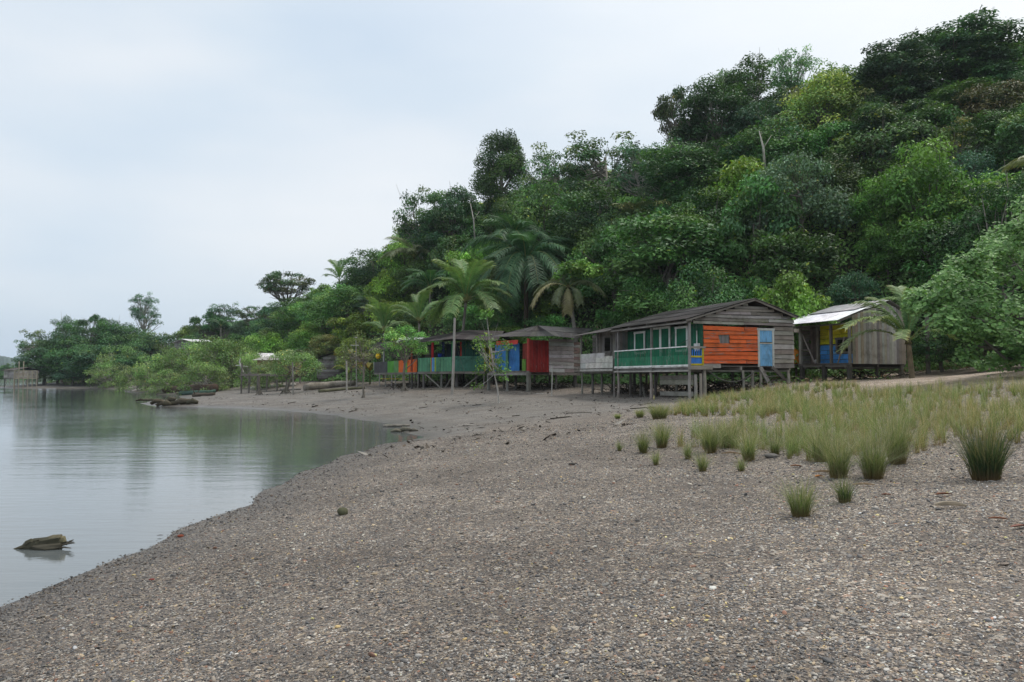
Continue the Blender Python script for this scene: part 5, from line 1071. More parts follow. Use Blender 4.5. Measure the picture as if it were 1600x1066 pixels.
mb = MB(); mb.tube([(0, 0, 0), (0, 0, .1), (0, 0, .2), (0, 0, .24)], [.12, .17, .13, .06], 10, (.55, .53, .5, 0)); o = mb.build('sack', M_SHEET, smooth=True); w = h6.world(.35, h6.along(1276, .35)); o.location = (w.x, w.y, 3.0); tag(o, 'small pale sack on the porch floor under the white roof', 'sack')

# ---- 7..10: farther houses
def shack(name, px0, px1, Yd, py_floor, py_eave, py_top, depth, wallc, roofc, label, stilts=True, gable=False, yaw=0.0, open_=False):
    A = at(px0, py_floor, Yd); B = at(px1, py_floor, Yd + yaw); g = min(hz(A.x, A.y), hz(B.x, B.y)); d = (Vector((B.x, B.y, 0)) - Vector((A.x, A.y, 0))); L = d.length; d.normalize(); u = Vector((-d.y, d.x, 0))
    h = House(name, (B.x, B.y), u, g, label); zfl = A.z; ze = at(px0, py_eave, Yd).z; zt_ = at(px0, py_top, Yd).z
    mb = MB(); mb.box(0, depth, 0, L, zfl - .15 - g, zfl - g, (.2, .18, .16, 0)); mb.build('floor', WH, h.r)
    if not open_:
        h.wall((0, 0), (0, L), zfl, (lambda t: ze + (zt_ - ze) * (1 - abs(2 * t / L - 1)) - .08) if gable else ze, wallc, out=(-1, 0), bh=.26, seed=int(px0)); h.wall((0.05, 0), (depth, 0), zfl, ze, wallc, out=(0, -1), bh=.26, seed=int(px0) + 1, name='side_wall')
        h.wall((0.05, L), (depth, L), zfl, ze, wallc, out=(0, 1), bh=.26, seed=int(px0) + 2, name='side_wall')
    if gable:
        corr(h, (-.4, -.4, ze - g), (depth, -.4, ze - g), (depth, L / 2, zt_ - g), (-.4, L / 2, zt_ - g), roofc, pitch=.1); corr(h, (-.4, L + .4, ze - g), (depth, L + .4, ze - g), (depth, L / 2, zt_ - g), (-.4, L / 2, zt_ - g + .01), roofc, pitch=.1, seed=4)
    else: corr(h, (-.5, -.4, ze - g), (-.5, L + .4, ze - g), (depth * .55, L + .2, zt_ - g), (depth * .55, -.2, zt_ - g), roofc, pitch=.1); corr(h, (depth + .3, -.4, ze - g), (depth + .3, L + .4, ze - g), (depth * .55, L + .2, zt_ - g), (depth * .55, -.2, zt_ - g), roofc, pitch=.1, seed=5)
    n = max(2, int(L / 2.2) + 1)
    for i in range(n):
        y_ = .1 + (L - .2) * i / (n - 1)
        for x_ in (.1, depth - .2): h.post(x_, y_, zfl - .1, .09, (.17, .16, .14, 0), name='stilt')
        if open_: h.post(.1, y_, ze, .07, (.3, .28, .25, 0), z0=zfl, name='post'); 
    return h
hs8 = shack('plank_shack', 497, 547, 96, 591, 560, 550.5, 5, [(.2, .19, .18), (.26, .25, .24), (.15, .14, .13)], (.08, .075, .07), 'bare grey plank shack with a low dark gable roof behind the long log', gable=True, yaw=1)
mb = MB(); mb.box(-.08, -.045, .9, 2.0, 2.6 + .6, 3.1 + .6, (.45, .2, .08, .3)); mb.build('orange_patch', WH, hs8.r)
mb = MB(); mb.box(-.09, -.05, .4, .85, 1.4 + .8, 2.3 + .8, (.5, .45, .35, .2)); mb.build('pale_patch', WH, hs8.r)
shack('plank_shack', 402, 442, 92, 584, 563, 556, 4, [(.42, .27, .15), (.36, .22, .13), (.30, .2, .14)], (.40, .40, .39), 'low shack of tan boards behind the broken platform', yaw=-1)
shack('plank_shack', 384, 432, 104, 574, 562, 550.5, 5, [(.2, .19, .17)], (.62, .63, .62), 'shack with patchy white sheet roof above the tan board shack', yaw=2)
shack('plank_shack', 300, 336, 128, 545, 534, 528.8, 6, [(.16, .15, .14), (.22, .21, .2)], (.74, .75, .76), 'hut with flat white roof half hidden above the mangroves', yaw=3)
# jetty hut at the far beach and its framework
hj = shack('plank_shack', 6, 23, 167, 591, 579, 574, 5, [(.36, .33, .31), (.42, .38, .35)], (.10, .095, .09), 'pink-grey boarded hut on stilts at the far left beach', yaw=-2)
A = at(22, 592, 164); B = at(53, 592, 165); e = empty('timber_frame', (A.x, A.y, 0)); tag(e, 'open timber framework of posts and crossed braces beside the far left hut', 'framework')
tm = (.40, .36, .28, 0); dz0, dz1 = at(22, 591.5, 164).z, at(22, 579.5, 164).z
mb = MB(); Bx = B.x - A.x
for z_ in (dz0, dz1): mb.beam((0, 0, z_), (Bx, 2, z_), .16, .16, tm)
mb.build('beam', WH, e)
for i in range(6):
    mb = MB(); mb.beam((Bx * i / 5, .4 * i, -.4), (Bx * i / 5, .4 * i, dz1 + (2.0 if i in (1, 2) else 0)), .15, .15, tm, up=(1, 0, 0)); mb.build('post', WV, e)
for i in range(5):
    mb = MB(); a, b = (dz0, dz1) if i % 2 else (dz1, dz0); mb.beam((Bx * i / 5, .4 * i, a), (Bx * (i + 1) / 5, .4 * i + .4, b), .12, .12, tm); mb.build('brace', WV, e)
# broken platform
A = at(377, 584, 84); B = at(450, 586, 84); g = hz(A.x, A.y); e = empty('platform', (A.x, A.y, 0)); tag(e, 'broken timber platform on thin posts with a leaning white pole', 'platform'); Lp = B.x - A.x; z0 = A.z
mb = MB()
for i in range(12): mb.box(Lp * i / 12, Lp * i / 12 + Lp / 12 * .9, -.3, 2.2, z0 - .06, z0, vary((.26, .24, .21, 0), .2))
mb.box(0, Lp, -.32, -.26, z0 - .25, z0 - .07, (.2, .18, .16, 0)); mb.build('deck', WH, e)
for i, f_ in enumerate((.02, .18, .36, .56, .78, .98)):
    mb = MB(); mb.tube([(Lp * f_, -.2, hz(A.x + Lp * f_, A.y) - .2), (Lp * f_ + .03, -.2, z0 - .07 + (1.2 if i == 0 else 0))], [.09, .08], 7, (.15, .14, .125, 0)); mb.build('post', WV, e)
mb = MB(); P = at(380, 582, 84) - Vector((A.x, A.y, 0)); mb.tube([P, at(374, 566, 84) - Vector((A.x, A.y, 0)), at(376, 560, 84) - Vector((A.x, A.y, 0))], [.09, .08, .05], 6, (.5, .49, .47, 0)); mb.tube([at(368, 571, 84) - Vector((A.x, A.y, 0)), at(388, 573, 84) - Vector((A.x, A.y, 0))], [.05, .04], 6, (.5, .49, .47, 0)); mb.build('leaning_pole', WV, e)

# ------------------------------------------------------------------ poles
def pole(pts, rs, label, name='wooden_pole', cat='pole', c=(.36, .34, .31, .2), mat=None):
    P0 = Vector(pts[0]); P0.z = hz(P0.x, P0.y); mb = MB(); q = [Vector(p) - P0 for p in pts]; q[0].z = -.3; mb.tube(q, rs, 8, c, rough=.05); o = mb.build(name, mat or WV); o.location = P0; tag(o, label, cat); return o
pole([at(706.5, 617, 58.5), at(708.5, 570, 58.5), at(710.5, 497, 58.5)], [.11, .1, .08], 'tall weathered grey pole standing in front of the picket-railed house', 'utility_pole')
catenary(at(711.5, 535, 58.6), at(733, 605, 60), .05, .014, 'guy_rope', M_ROPE, 'thin pale guy rope running down from the tall grey pole', 'rope', (.5, .5, .48, 0))
pole([at(862, 613, 51.5), at(862.8, 590, 51.5), at(863, 571.5, 51.5)], [.035, .035, .03], 'thin pale stake in front of the whitewashed side wall', c=(.5, .49, .46, 0))
pole([at(458.5, 621, 68), at(458, 600, 68), at(457, 566, 68)], [.07, .07, .06], 'upright stake in front of the broad mangrove', c=(.25, .24, .22, 0))
pole([at(542, 612, 72), at(541.8, 585, 72), at(541.5, 564, 72)], [.09, .085, .08], 'pale post in front of the banana plants', c=(.42, .4, .36, 0))
ap_ = pole([at(557.5, 607, 78), at(557, 590, 78), at(556, 526, 78)], [.08, .06, .035], 'antenna mast with two cross bars beside the thin pale mangrove', 'antenna_pole', c=(.34, .33, .32, 0))
mb = MB(); 
for py, l in ((527, 3.5), (539.5, 8)): P, Q = at(556 - l, py, 78) - ap_.location, at(556 + l * .6, py + .4, 78) - ap_.location; mb.beam(P, Q, .06, .06, (.6, .6, .6, 0))
mb.build('cross_bar', WH, ap_)
pole([at(1012, 605, 60), at(1012, 592, 60)], [.07, .07], 'short post behind the porch stilts', c=(.15, .14, .13, 0))

# ------------------------------------------------------------------ logs, driftwood, canoes
def log(pts, r, label, c=(.2, .185, .165, 0), name='log', cat='log', stubs=0, mat=None, taper=.7, seed=1, sink=.25):
    random.seed(seed); P = [Vector(p) for p in pts]; O = P[0].copy()
    n = 7; q = []
    for i in range(n + 1):
        t = i / n * (len(P) - 1); j = min(int(t), len(P) - 2); w = P[j].lerp(P[j + 1], t - j); q.append(w - O + Vector((0, 0, r * (1 - sink))) + Vector((random.uniform(-.3, .3) * r, random.uniform(-.3, .3) * r, random.uniform(-.15, .15) * r)))
    mb = MB(); rs = [r * (1 - (1 - taper) * i / n) * random.uniform(.9, 1.1) for i in range(n + 1)]; mb.tube(q, rs, 9, c, rough=.12)
    for k in range(stubs):
        b = q[random.randrange(1, n)]; d = Vector((random.uniform(-1, 1), random.uniform(-.6, .6), random.uniform(.2, 1))).normalized(); mb.tube([b, b + d * r * 2.2, b + d * r * 3.6 + Vector((0, 0, r * .4))], [r * .3, r * .2, r * .08], 5, c)
    o = mb.build(name, mat or M_BARK, smooth=True); o.location = O; return tag(o, label, cat)
def on(px, py, Yd=None):
    """point of the ground seen at a pixel (marched along the ray)"""
    a, f, u = ray(px, py); t = 3.0
    while t < 400:
        x, y, z = a * t, f * t, CAMZ + u * t
        if z < max(hz(x, y), 0): break
        t *= 1.012
    return Vector((x, y, max(hz(x, y), 0)))
log([on(475, 611), on(515, 606.5), on(556, 602.5)], .42, 'long pale log lying across the flat below the grey shack', (.30, .27, .23, 0), seed=2)
log([on(392, 609), on(425, 606), on(462, 603.5)], .2, 'thin bleached log lying behind the bare stump', (.42, .40, .36, 0), seed=3)
log([on(500, 614), on(535, 610.5), on(570, 608)], .16, 'mossy half-buried log in front of the long pale log', (.13, .13, .08, 0), seed=4)
log([on(438, 611), on(470, 610)], .14, 'short grey log at the roots of the broad mangrove', (.22, .2, .18, 0), seed=5)
log([on(262, 611.5), on(300, 610.2)], .2, 'slim log at the back of the beached pile', (.3, .26, .2, 0), seed=6)
log([on(258, 614.5), on(300, 613)], .5, 'dark wet log at the left of the beached pile', (.10, .075, .055, 0), seed=7, taper=.8)
log([on(292, 614), on(338, 613)], .62, 'thick dark log in the middle of the beached pile', (.095, .065, .048, 0), seed=8, taper=.8)
log([on(282, 618), on(318, 617), on(336, 614.5)], .3, 'greenish dugout-like log at the front of the beached pile', (.05, .10, .075, 0), seed=9)
log([on(302, 620.5), on(335, 618.5)], .22, 'broken dark log in front of the beached pile', (.10, .08, .06, 0), seed=10, stubs=2)
log([on(276, 617), on(300, 616)], .16, 'narrow log between the dark and the greenish log', (.2, .17, .13, 0), seed=11)
def rootball(px, py, L_, H_, label, seed, c=(.09, .08, .055, 0), yaw=0.0):
    random.seed(seed); w = on(px, py); mb = MB()
    for k in range(4): 
        a = Vector((-L_ / 2 + L_ * .22 * k, random.uniform(-.25, .25) * H_, random.uniform(.05, .3) * H_)); b = a + Vector((L_ * random.uniform(.3, .5), random.uniform(-.3, .3) * H_, random.uniform(.05, .5) * H_)); m = a.lerp(b, .5) + Vector((0, 0, .2 * H_)); r = H_ * random.uniform(.28, .42)
        mb.tube([a, m, b], [r * .5, r, r * .45], 8, vary(c, .2), rough=.22)
    for k in range(5): a = Vector((random.uniform(-.5, .5) * L_, 0, .1 * H_)); mb.tube([a, a + Vector((random.uniform(-.4, .4) * L_, random.uniform(-.3, .3), random.uniform(.0, .4) * H_))], [.05 * H_, .02 * H_], 4, vary(c, .2))
    o = mb.build('driftwood', M_BARK, smooth=True); o.location = w; o.rotation_euler = (0, 0, yaw); return tag(o, label, 'driftwood')
rootball(256, 634, 1.9, .62, 'dark rotten driftwood stump at the tip of the sand spit, left one of two', 1); rootball(284, 633, 2.6, .6, 'dark rotten driftwood stump at the tip of the sand spit, right one of two', 2); rootball(231, 627.5, 2.2, .32, 'low driftwood awash off the end of the sand spit', 3)
rootball(632, 675, 1.1, .22, 'mossy driftwood chunk at the head of the inlet', 4, (.15, .14, .11, 0))
log([on(598, 668), on(640, 666.5)], .06, 'thin stick beside the driftwood chunk at the head of the inlet', (.25, .23, .2, 0), seed=12)
# floating driftwood in the near water
w = gp(66, 857, 0); random.seed(12); mb = MB(); cD = (.085, .08, .055, 0)
mb.tube([(-.17, .0, .0), (-.08, 0, .03), (.05, .02, .05), (.18, .02, .075)], [.045, .058, .05, .05], 10, cD, rough=.32)
for q in range(9): a = Vector((random.uniform(-.2, .18), random.uniform(-.05, .04), random.uniform(.0, .08))); mb.tube([a, a + Vector((random.uniform(-.08, .12), random.uniform(-.03, .03), random.uniform(-.01, .05)))], [.022, .006], 5, vary((.07, .065, .045, 0), .5), rough=.3)
mb.tube([(.14, .02, .075), (.2, .02, .085), (.21, .02, .06)], [.035, .03, .02], 8, (.2, .18, .11, 0), rough=.25)
mb.tube([(-.02, .0, .07), (.1, .01, .105), (.18, .02, .11)], [.02, .03, .028], 7, (.14, .125, .08, 0), rough=.3); mb.tube([(-.27, -.02, -.005), (-.16, -.02, .02), (-.1, 0, .03)], [.01, .028, .04], 7, (.10, .09, .06, 0), rough=.2)
mb.tube([(-.14, -.03, .05), (-.10, -.02, .075), (-.06, 0, .06)], [.03, .03, .02], 6, (.08, .075, .05, 0), rough=.2); mb.tube([(-.05, -.05, -.0), (.08, -.05, .01), (.2, -.02, .02)], [.04, .045, .035], 8, (.06, .055, .04, 0), rough=.2)
for a, b in (((.16, 0, .02), (.34, -.03, .06)), ((.24, -.01, .04), (.31, .0, .085)), ((.17, -.02, .01), (.32, -.06, .015)), ((.15, .03, .04), (.28, .06, .05))): mb.tube([a, Vector(a).lerp(Vector(b), .5) + Vector((0, 0, .008)), b], [.012, .009, .004], 5, (.10, .09, .07, 0))
o = mb.build('driftwood', M_BARK, smooth=False); o.location = w; o.scale = (1.3, 1.3, 1.3); tag(o, 'mossy log end with twigs floating in the near water', 'driftwood')
def rock(px, py, s_, label, c, name='stone', cat='stone', seed=1, flat=.75, mat=None):
    rg = rn(seed); w = on(px, py); import bmesh; bm = bmesh.new(); bmesh.ops.create_icosphere(bm, subdivisions=3, radius=1)
    k = rg.normal(size=(6, 3)); k /= np.linalg.norm(k, axis=1)[:, None]
    for v in bm.verts:
        d = np.array(v.co); f_ = 1 - .25 * np.clip(k @ d - .62, 0, 1).sum() + .04 * math.sin(9 * d[0] + 4 * d[1]) + rg.uniform(-.012, .012); v.co = Vector((d[0] * f_ * s_, d[1] * f_ * s_ * .8, d[2] * f_ * s_ * flat))
    me = bpy.data.meshes.new(name); bm.to_mesh(me); bm.free(); a = me.color_attributes.new('Col', 'FLOAT_COLOR', 'POINT'); a.data.foreach_set('color', np.tile(np.array(c + (0,), np.float32), len(me.vertices))); me.materials.append(mat or M_SHEET)
    for p in me.polygons: p.use_smooth = True
    o = link(name, me); o.location = w + Vector((0, 0, s_ * flat * .6)); return tag(o, label, cat)
rock(535, 806, .085, 'fist-sized mossy stone lying alone on the dark shingle', (.10, .10, .06), seed=3)
rock(282, 840, .045, 'piece of red brick near the waterline', (.22, .06, .035), name='brick_piece', cat='brick', seed=4, flat=.5); rock(895, 727, .09, 'flat dark stone in the middle of the beach', (.035, .033, .03), seed=5, flat=.25); rock(1205, 716, .12, 'grey stone at the edge of the grass', (.16, .15, .14), seed=6, flat=.4)
rock(237, 909, .03, 'small reddish stone on the shingle near the left edge', (.2, .05, .04), seed=7, flat=.4)
# sticks and boards on the mud
for i, (a, b, r_, lb) in enumerate([((884, 647), (925, 645.5), .035, 'twisted dark stick on the mud before the small grey porch'), ((985, 640), (1022, 637.5), .05, 'dark stick lying on the mud below the green porch, the lower one'), ((1000, 634), (1020, 630), .05, 'dark stick lying on the mud below the green porch, the upper one'), ((860, 656), (890, 652), .06, 'half-buried dark branch on the mud in the middle of the flat'),
                                    ((800, 651), (812, 650), .05, 'short dark stick left of the middle of the mud flat'), ((738, 635), (752, 634.5), .05, 'short dark piece of wood before the pale-barked sapling'), ((545, 645.5), (558, 642.5), .06, 'dark chip of wood near the inlet water'), ((450, 631), (462, 630), .07, 'dark chip of wood on the flat below the stake'), ((488, 637.5), (496, 635), .1, 'dark lump of wood at the inlet edge'), ((655, 639), (668, 637), .05, 'dark stick on the flat below the round mangrove')]):
    log([on(*a), on(*b)], r_ * .5, lb, (.05, .043, .035, 0), 'stick', 'stick', seed=20 + i, stubs=1 if i == 0 else 0)
mb = MB(); mb.beam((-.55, 0, .02), (.55, .1, .02), .12, .03, (.55, .54, .5, 0)); o = mb.build('plank', WH); o.location = on(850, 616); tag(o, 'short white plank lying at the foot of the thin pale stake', 'plank')
mb = MB(); mb.tube([(0, 0, 0), (0, 0, .12), (0, 0, .17), (0, 0, .24)], [.05, .05, .02, .018], 10, (.6, .52, .25, 0)); o = mb.build('bottle', M_SHEET, smooth=True); o.location = on(1022, 624.5); tag(o, 'pale yellow bottle standing on the mud by the middle porch stilt', 'bottle')
for j, o in enumerate(list(litter(h1, 1, 5.5, 1, 8, 9, 61)) + list(litter(h3, 1, 4, .5, 4, 5, 62)) + list(litter(h6, .5, 4.5, -.3, 3, 5, 63)) + list(litter(h4, 1, 5, -3, 4, 6, 64))):
    where = 'green porch house' if j < 9 else 'blue and red house' if j < 14 else 'white-roofed house' if j < 19 else 'picket-railed house'
    tag(o, f'old dark board lying in the shade under the {where}', 'board', f'boards under the {where}')

# scraps of wood, leaf and shell strewn over the flats and along the tide line
rg = rn(140); n = 5200; ang = rg.uniform(-.42, .30, n); Yd_ = 20 + 55 * rg.random(n) ** 1.3; xs = ang * Yd_; zs = height(xs, Yd_); hs1 = hill_s(np.c_[xs, Yd_]); ok = (zs > .04) & (hs1 < 0) & ((vnoise(xs, Yd_, 2.5, 81) > .45) | (np.abs(zs - .32) < .03) | (np.abs(zs - .8) < .03)) & (rg.random(n) < np.clip((Yd_ - 18) / 12, .1, 1)); xs, Yd_, zs = xs[ok], Yd_[ok], zs[ok]; n = len(xs)
nr = rg.normal(size=(n, 3)) * .25 + [0, 0, 1]; nr /= np.linalg.norm(nr, axis=1)[:, None]; Ls = np.exp(rg.normal(math.log(.13), .6, n)); V, Fq = leaf_arrays(np.c_[xs, Yd_, zs + .02], nr, np.clip(Ls, .04, .6), np.clip(Ls * rg.uniform(.12, .5, n), .02, .15), rg)
cc = np.array([(.05, .042, .034), (.09, .075, .06), (.14, .11, .08), (.04, .036, .03), (.30, .28, .25)])[rg.choice(5, n, p=[.35, .25, .15, .2, .05])]; tag(link('debris', fastmesh('debris', V, [Fq], np.c_[np.repeat(cc, 4, 0), np.zeros(len(V))], M_BARK)), 'scraps of wood, leaves and shell strewn over the mud flat', 'debris', kind='stuff')
# dark brushwood under the floors, partly added to deepen the shade there
random.seed(71); mb = MB()
for h_, (x0, x1, y0, y1), n_ in ((h1, (2.5, 6.5, .5, 8), 130), (h2, (1.5, 4.5, .3, 5), 80), (h3, (1.5, 5, 0, 5), 70), (h4, (3, 6.5, -4, 6), 110), (h6, (2, 5.2, 0, 3.5), 60)):
    for _ in range(n_):
        w = h_.world(random.uniform(x0, x1), random.uniform(y0, y1)); g = hz(w.x, w.y); a = random.uniform(0, 6.28); l = random.uniform(.5, 1.6); d = Vector((math.cos(a), math.sin(a), 0)); p0 = Vector((w.x, w.y, g + random.uniform(0, .15))); p1 = p0 + d * l * .5 + Vector((0, 0, random.uniform(.05, .5))); mb.tube([p0, p1, p0 + d * l + Vector((0, 0, random.uniform(0, .6)))], [.03, .022, .008], 4, vary((.07, .06, .045, 0), .4), cap=False)
tag(mb.build('brushwood', M_BARK), 'dark tangled brushwood, partly added to deepen the shade under the stilt houses', 'brushwood', kind='stuff')

# ------------------------------------------------------------------ fallen leaves and bark on the near shingle
def curl(px, py, L_, w_, label, c, yaw, name='fallen_leaf', cat='leaf', bend=.3, roll=.5, lift=.02):
    p = on(px, py); n, m = 10, 5; V = []; Q = []
    for i in range(n + 1):
        t = i / n; x = (t - .5) * L_; w2 = w_ / 2 * math.sin(math.pi * (.06 + .88 * t)) ** .7
        for j in range(m):
            s2 = (j / (m - 1) - .5) * 2; V.append((x, s2 * w2 + bend * L_ * (t - .5) ** 2, lift + roll * w2 * s2 * s2 + .12 * L_ * (1 - (2 * t - 1) ** 2) * bend))
    for i in range(n):
        for j in range(m - 1): k = i * m + j; Q.append((k, k + 1, k + m + 1, k + m))
    c = tuple(min(v * 1.5, .8) for v in c)
    V2 = [(a, b, z_ - .004) for a, b, z_ in V]; k0 = len(V); Q += [tuple(reversed([k + k0 for k in q])) for q in Q]
    o = link(name, fastmesh(name, V + V2, [Q], [c + (0,)] * (2 * k0), M_BARK, True)); o.location = p; o.rotation_euler = (0, 0, yaw); return tag(o, label, cat)
curl(1486, 797, .30, .055, 'curled pale strip of bark on the shingle below the dark green tussock', (.42, .36, .28), -.25, 'bark_strip', 'bark', roll=1.4)
curl(1476, 777, .20, .05, 'dark reddish brown leaf with torn edge just above the pale bark strip', (.13, .05, .025), .1)
curl(1385, 776, .10, .04, 'small brown leaf between two tussocks', (.17, .07, .04), -.3); curl(1350, 763, .28, .03, 'pale stick-like leaf stalk between the two small tussocks', (.42, .32, .22), -.12, 'leaf_stalk', 'leaf stalk', roll=1.2)
curl(1289, 742, .30, .045, 'pale tan leaf stalk left of the taller tussocks', (.40, .30, .2), -.5, 'leaf_stalk', 'leaf stalk', roll=1.2); curl(1280, 748, .12, .06, 'orange brown leaf beside the pale tan stalk', (.38, .16, .05), .4)
curl(1560, 815, .16, .045, 'thin reddish leaf right of the bark strip', (.22, .10, .06), -.35); curl(1594, 829, .18, .05, 'pinkish brown leaf at the right photo edge', (.2, .10, .08), .3); curl(1244, 732, .16, .06, 'dry brown leaf at the edge of the grass', (.26, .13, .07), -.2)
curl(1143, 712, .35, .05, 'pale curved twig at the edge of the grass', (.36, .27, .18), -.3, 'twig', 'twig', roll=1.0); curl(718, 787, .05, .03, 'tiny yellow leaf in the middle of the shingle', (.4, .33, .12), .2); curl(627, 760, .045, .03, 'tiny red-brown leaf left of the middle of the shingle', (.3, .08, .04), .2)
curl(632, 997, .05, .03, 'pale brown leaf on the near shingle', (.33, .27, .2), .3); curl(250, 840, .08, .02, 'dark twig by the waterline', (.08, .06, .05), .3)

# ------------------------------------------------------------------ grass
def blades(n_roots, X_, Y_, Z_, Hh, spread, rg, width, cols, lean=.35, nper=1, tipc=(.30, .25, .16), basec=(.17, .10, .055), tipf=.6):
    """three-segment curved blades at given roots"""
    n = len(X_); az = rg.uniform(0, 2 * np.pi, n); ln = np.abs(rg.normal(0, lean, n)) * spread * np.where(rg.random(n) < .15, 2.0, 1.0); w = width * rg.uniform(.7, 1.3, n)
    d = np.c_[np.cos(az), np.sin(az), np.zeros(n)]; sdv = np.c_[-np.sin(az + rg.uniform(-1, 1, n)), np.cos(az), np.zeros(n)]; R0 = np.c_[X_, Y_, Z_ - .02]
    V = []; C = []; ts = [0, .4, .75, 1]; wf = [1, .9, .6, 0.12]
    cb = np.array(cols)[rg.integers(0, len(cols), n)] * rg.uniform(.55, 1.45, n)[:, None]; tf = (rg.random(n) < tipf)[:, None]
    for t, q in zip(ts, wf):
        P = R0 + d * (Hh * ln * t ** 1.8)[:, None] + np.c_[np.zeros((n, 2)), Hh * t * (1 - .25 * ln * t)]
        V += [P - sdv * (w * q / 2)[:, None], P + sdv * (w * q / 2)[:, None]]
        c = cb * (1 - max(0, .35 - t) / .35 * .9) + np.array(basec) * max(0, .35 - t) / .35 * .9; k = np.clip((t - .5) * 2, 0, 1) * tf; c = c * (1 - k) + np.array(tipc) * k; C += [c, c]
    V = np.stack(V, 1).reshape(-1, 3); C = np.stack(C, 1).reshape(-1, 3); i = np.arange(n) * 8
    Fq = np.concatenate([np.c_[i + 2 * j, i + 2 * j + 1, i + 2 * j + 3, i + 2 * j + 2] for j in range(3)]); return V, Fq, np.c_[C, np.ones(len(C))]
GC = [(.115, .17, .06), (.095, .155, .048), (.16, .195, .08), (.065, .12, .035), (.28, .27, .16), (.19, .21, .10)]
def tussock(px, py, hp, wp, label, seed, cols=GC, dens=1.0, lean=.55, tipc=(.36, .31, .22), width=None):
    p = on(px, py); Yd = p.y; Hh = hp * 1.12 * Yd / F; rad = wp * 1.05 * Yd / F / 2; rg = rn(seed); n = int(np.clip(330 * dens * (rad / .12), 120, 1000))
    a = rg.uniform(0, 6.28, n); r = rad * .45 * np.sqrt(rg.random(n)); X_, Y_ = r * np.cos(a), r * np.sin(a); hh_ = Hh * rg.uniform(.45, 1.08, n)
    V, Fq, C = blades(n, X_, Y_, np.zeros(n), hh_, 1.0, rg, width or max(.0036, .00027 * Yd), cols, lean, tipc=tipc)
    # lean outwards from the centre of the clump
    V = V.reshape(n, 8, 3); out = np.c_[X_, Y_] / (rad * .45 + 1e-6); hrel = np.clip(V[:, :, 2] / Hh, 0, 2) ** 1.4; V[:, :, :2] += out[:, None, :] * hrel[:, :, None] * rad * .8
    o = link('grass_tussock', fastmesh('grass_tussock', V.reshape(-1, 3), [Fq], C, M_GRASS)); o.location = p; return tag(o, label, 'grass tussock', 'separate grass tussocks on the shingle')
DKG = [(.035, .075, .035), (.045, .09, .04), (.028, .058, .028), (.09, .12, .05)]
tussock(1541, 750, 80, 78, 'big dark green rush-like tussock at the right, the largest', 1, DKG, 1.5, .28, (.24, .20, .12), .007)
for i, (px, py, hp, wp, lb) in enumerate([(1251, 808, 62, 52, 'olive tussock standing alone nearest the camera'), (1319, 785, 44, 32, 'small green tussock right of the nearest one'), (1365, 749, 80, 56, 'tall feathery tussock left of the big dark one'), (1310, 748, 72, 50, 'tall feathery tussock above the small green one'),
     (1402, 726, 88, 50, 'tall tussock in the second row left of the big dark one'), (1025, 728, 26, 14, 'tiny reddish based tussock at the left end of the front row'), (1098, 737, 34, 20, 'small pale tussock with red base, lowest of the left group'), (1005, 710, 40, 22, 'leftmost tussock of the front row'), (1158, 738, 24, 16, 'short tussock between the pale left ones and the tall ones'),
     (1075, 718, 34, 14, 'narrow tussock above the small pale one'), (1110, 709, 52, 36, 'bushy tussock in the middle of the left group'), (1170, 721, 52, 32, 'bushy tussock right of the middle of the left group'), (1211, 711, 36, 22, 'upright tussock next to the grey stone'), (1240, 708, 30, 18, 'small tussock right of the grey stone'), (1034, 700, 46, 30, 'pale tussock behind the leftmost ones'),
     (1030, 655, 26, 40, 'pale tussock by itself below the porch stilts'), (968, 706, 18, 9, 'tiny sprout left of the front row'), (1000, 653, 14, 16, 'tiny tussock on the mud edge below the porch'), (965, 655, 9, 12, 'tiniest tussock on the mud edge, farthest left'), (1283, 722, 60, 40, 'feathery tussock behind the tall front ones'), (1140, 700, 44, 34, 'pale tussock behind the bushy left ones')]):
    tussock(px, py, hp, wp, lb, 30 + i, GC if i != 1 else DKG + GC[:2])
# the grass field: too many blades to count
fld = [(1060, 700), (1120, 708), (1190, 712), (1260, 722), (1330, 738), (1420, 730), (1450, 700), (1520, 690), (1620, 700), (1700, 720), (1700, 596), (1600, 600), (1500, 608), (1420, 613), (1330, 604), (1290, 602), (1200, 610), (1120, 624), (1075, 636), (1040, 650), (1100, 652), (1180, 650), (1150, 672), (1080, 684)]
FW = np.array([list(on(a, b))[:2] for a, b in fld]); rg = rn(90)
xs = rg.uniform(FW[:, 0].min(), FW[:, 0].max(), 60000); ys = rg.uniform(FW[:, 1].min(), FW[:, 1].max(), 60000); ok = in_poly(np.c_[xs, ys], FW)
nzv = vnoise(xs, ys, 1.3, 21) * .6 + vnoise(xs, ys, .5, 22) * .4; bankg = (np.clip((ys - 27) / 4, 0, 1) * np.clip((xs - 12.5) / 3, 0, 1) * np.clip((33.5 - ys), 0, 1)); ok &= nzv > (.47 + .3 * bankg + .08 * np.clip((16 - ys) / 6, 0, 1)); xs, ys = xs[ok], ys[ok]; sel = np.zeros(len(xs), bool); grid = {}
for i in range(len(xs)):
    dmin = .16 + .006 * ys[i]; c_ = (int(xs[i] / .5), int(ys[i] / .5))
    if all((xs[i] - a) ** 2 + (ys[i] - b_) ** 2 > dmin ** 2 for u in (-1, 0, 1) for v in (-1, 0, 1) for a, b_ in grid.get((c_[0] + u, c_[1] + v), ())): sel[i] = True; grid.setdefault(c_, []).append((xs[i], ys[i]))
xs, ys = xs[sel][:5200], ys[sel][:5200]
npb = 60; K_ = len(xs); k = np.repeat(np.arange(K_), npb); cr_ = rg.uniform(.03, .1, K_); a = rg.uniform(0, 6.28, len(k)); r = cr_[k] * np.sqrt(rg.random(len(k))); X_ = xs[k] + r * np.cos(a); Y_ = ys[k] + r * np.sin(a); zc_ = height(xs, ys)[k]
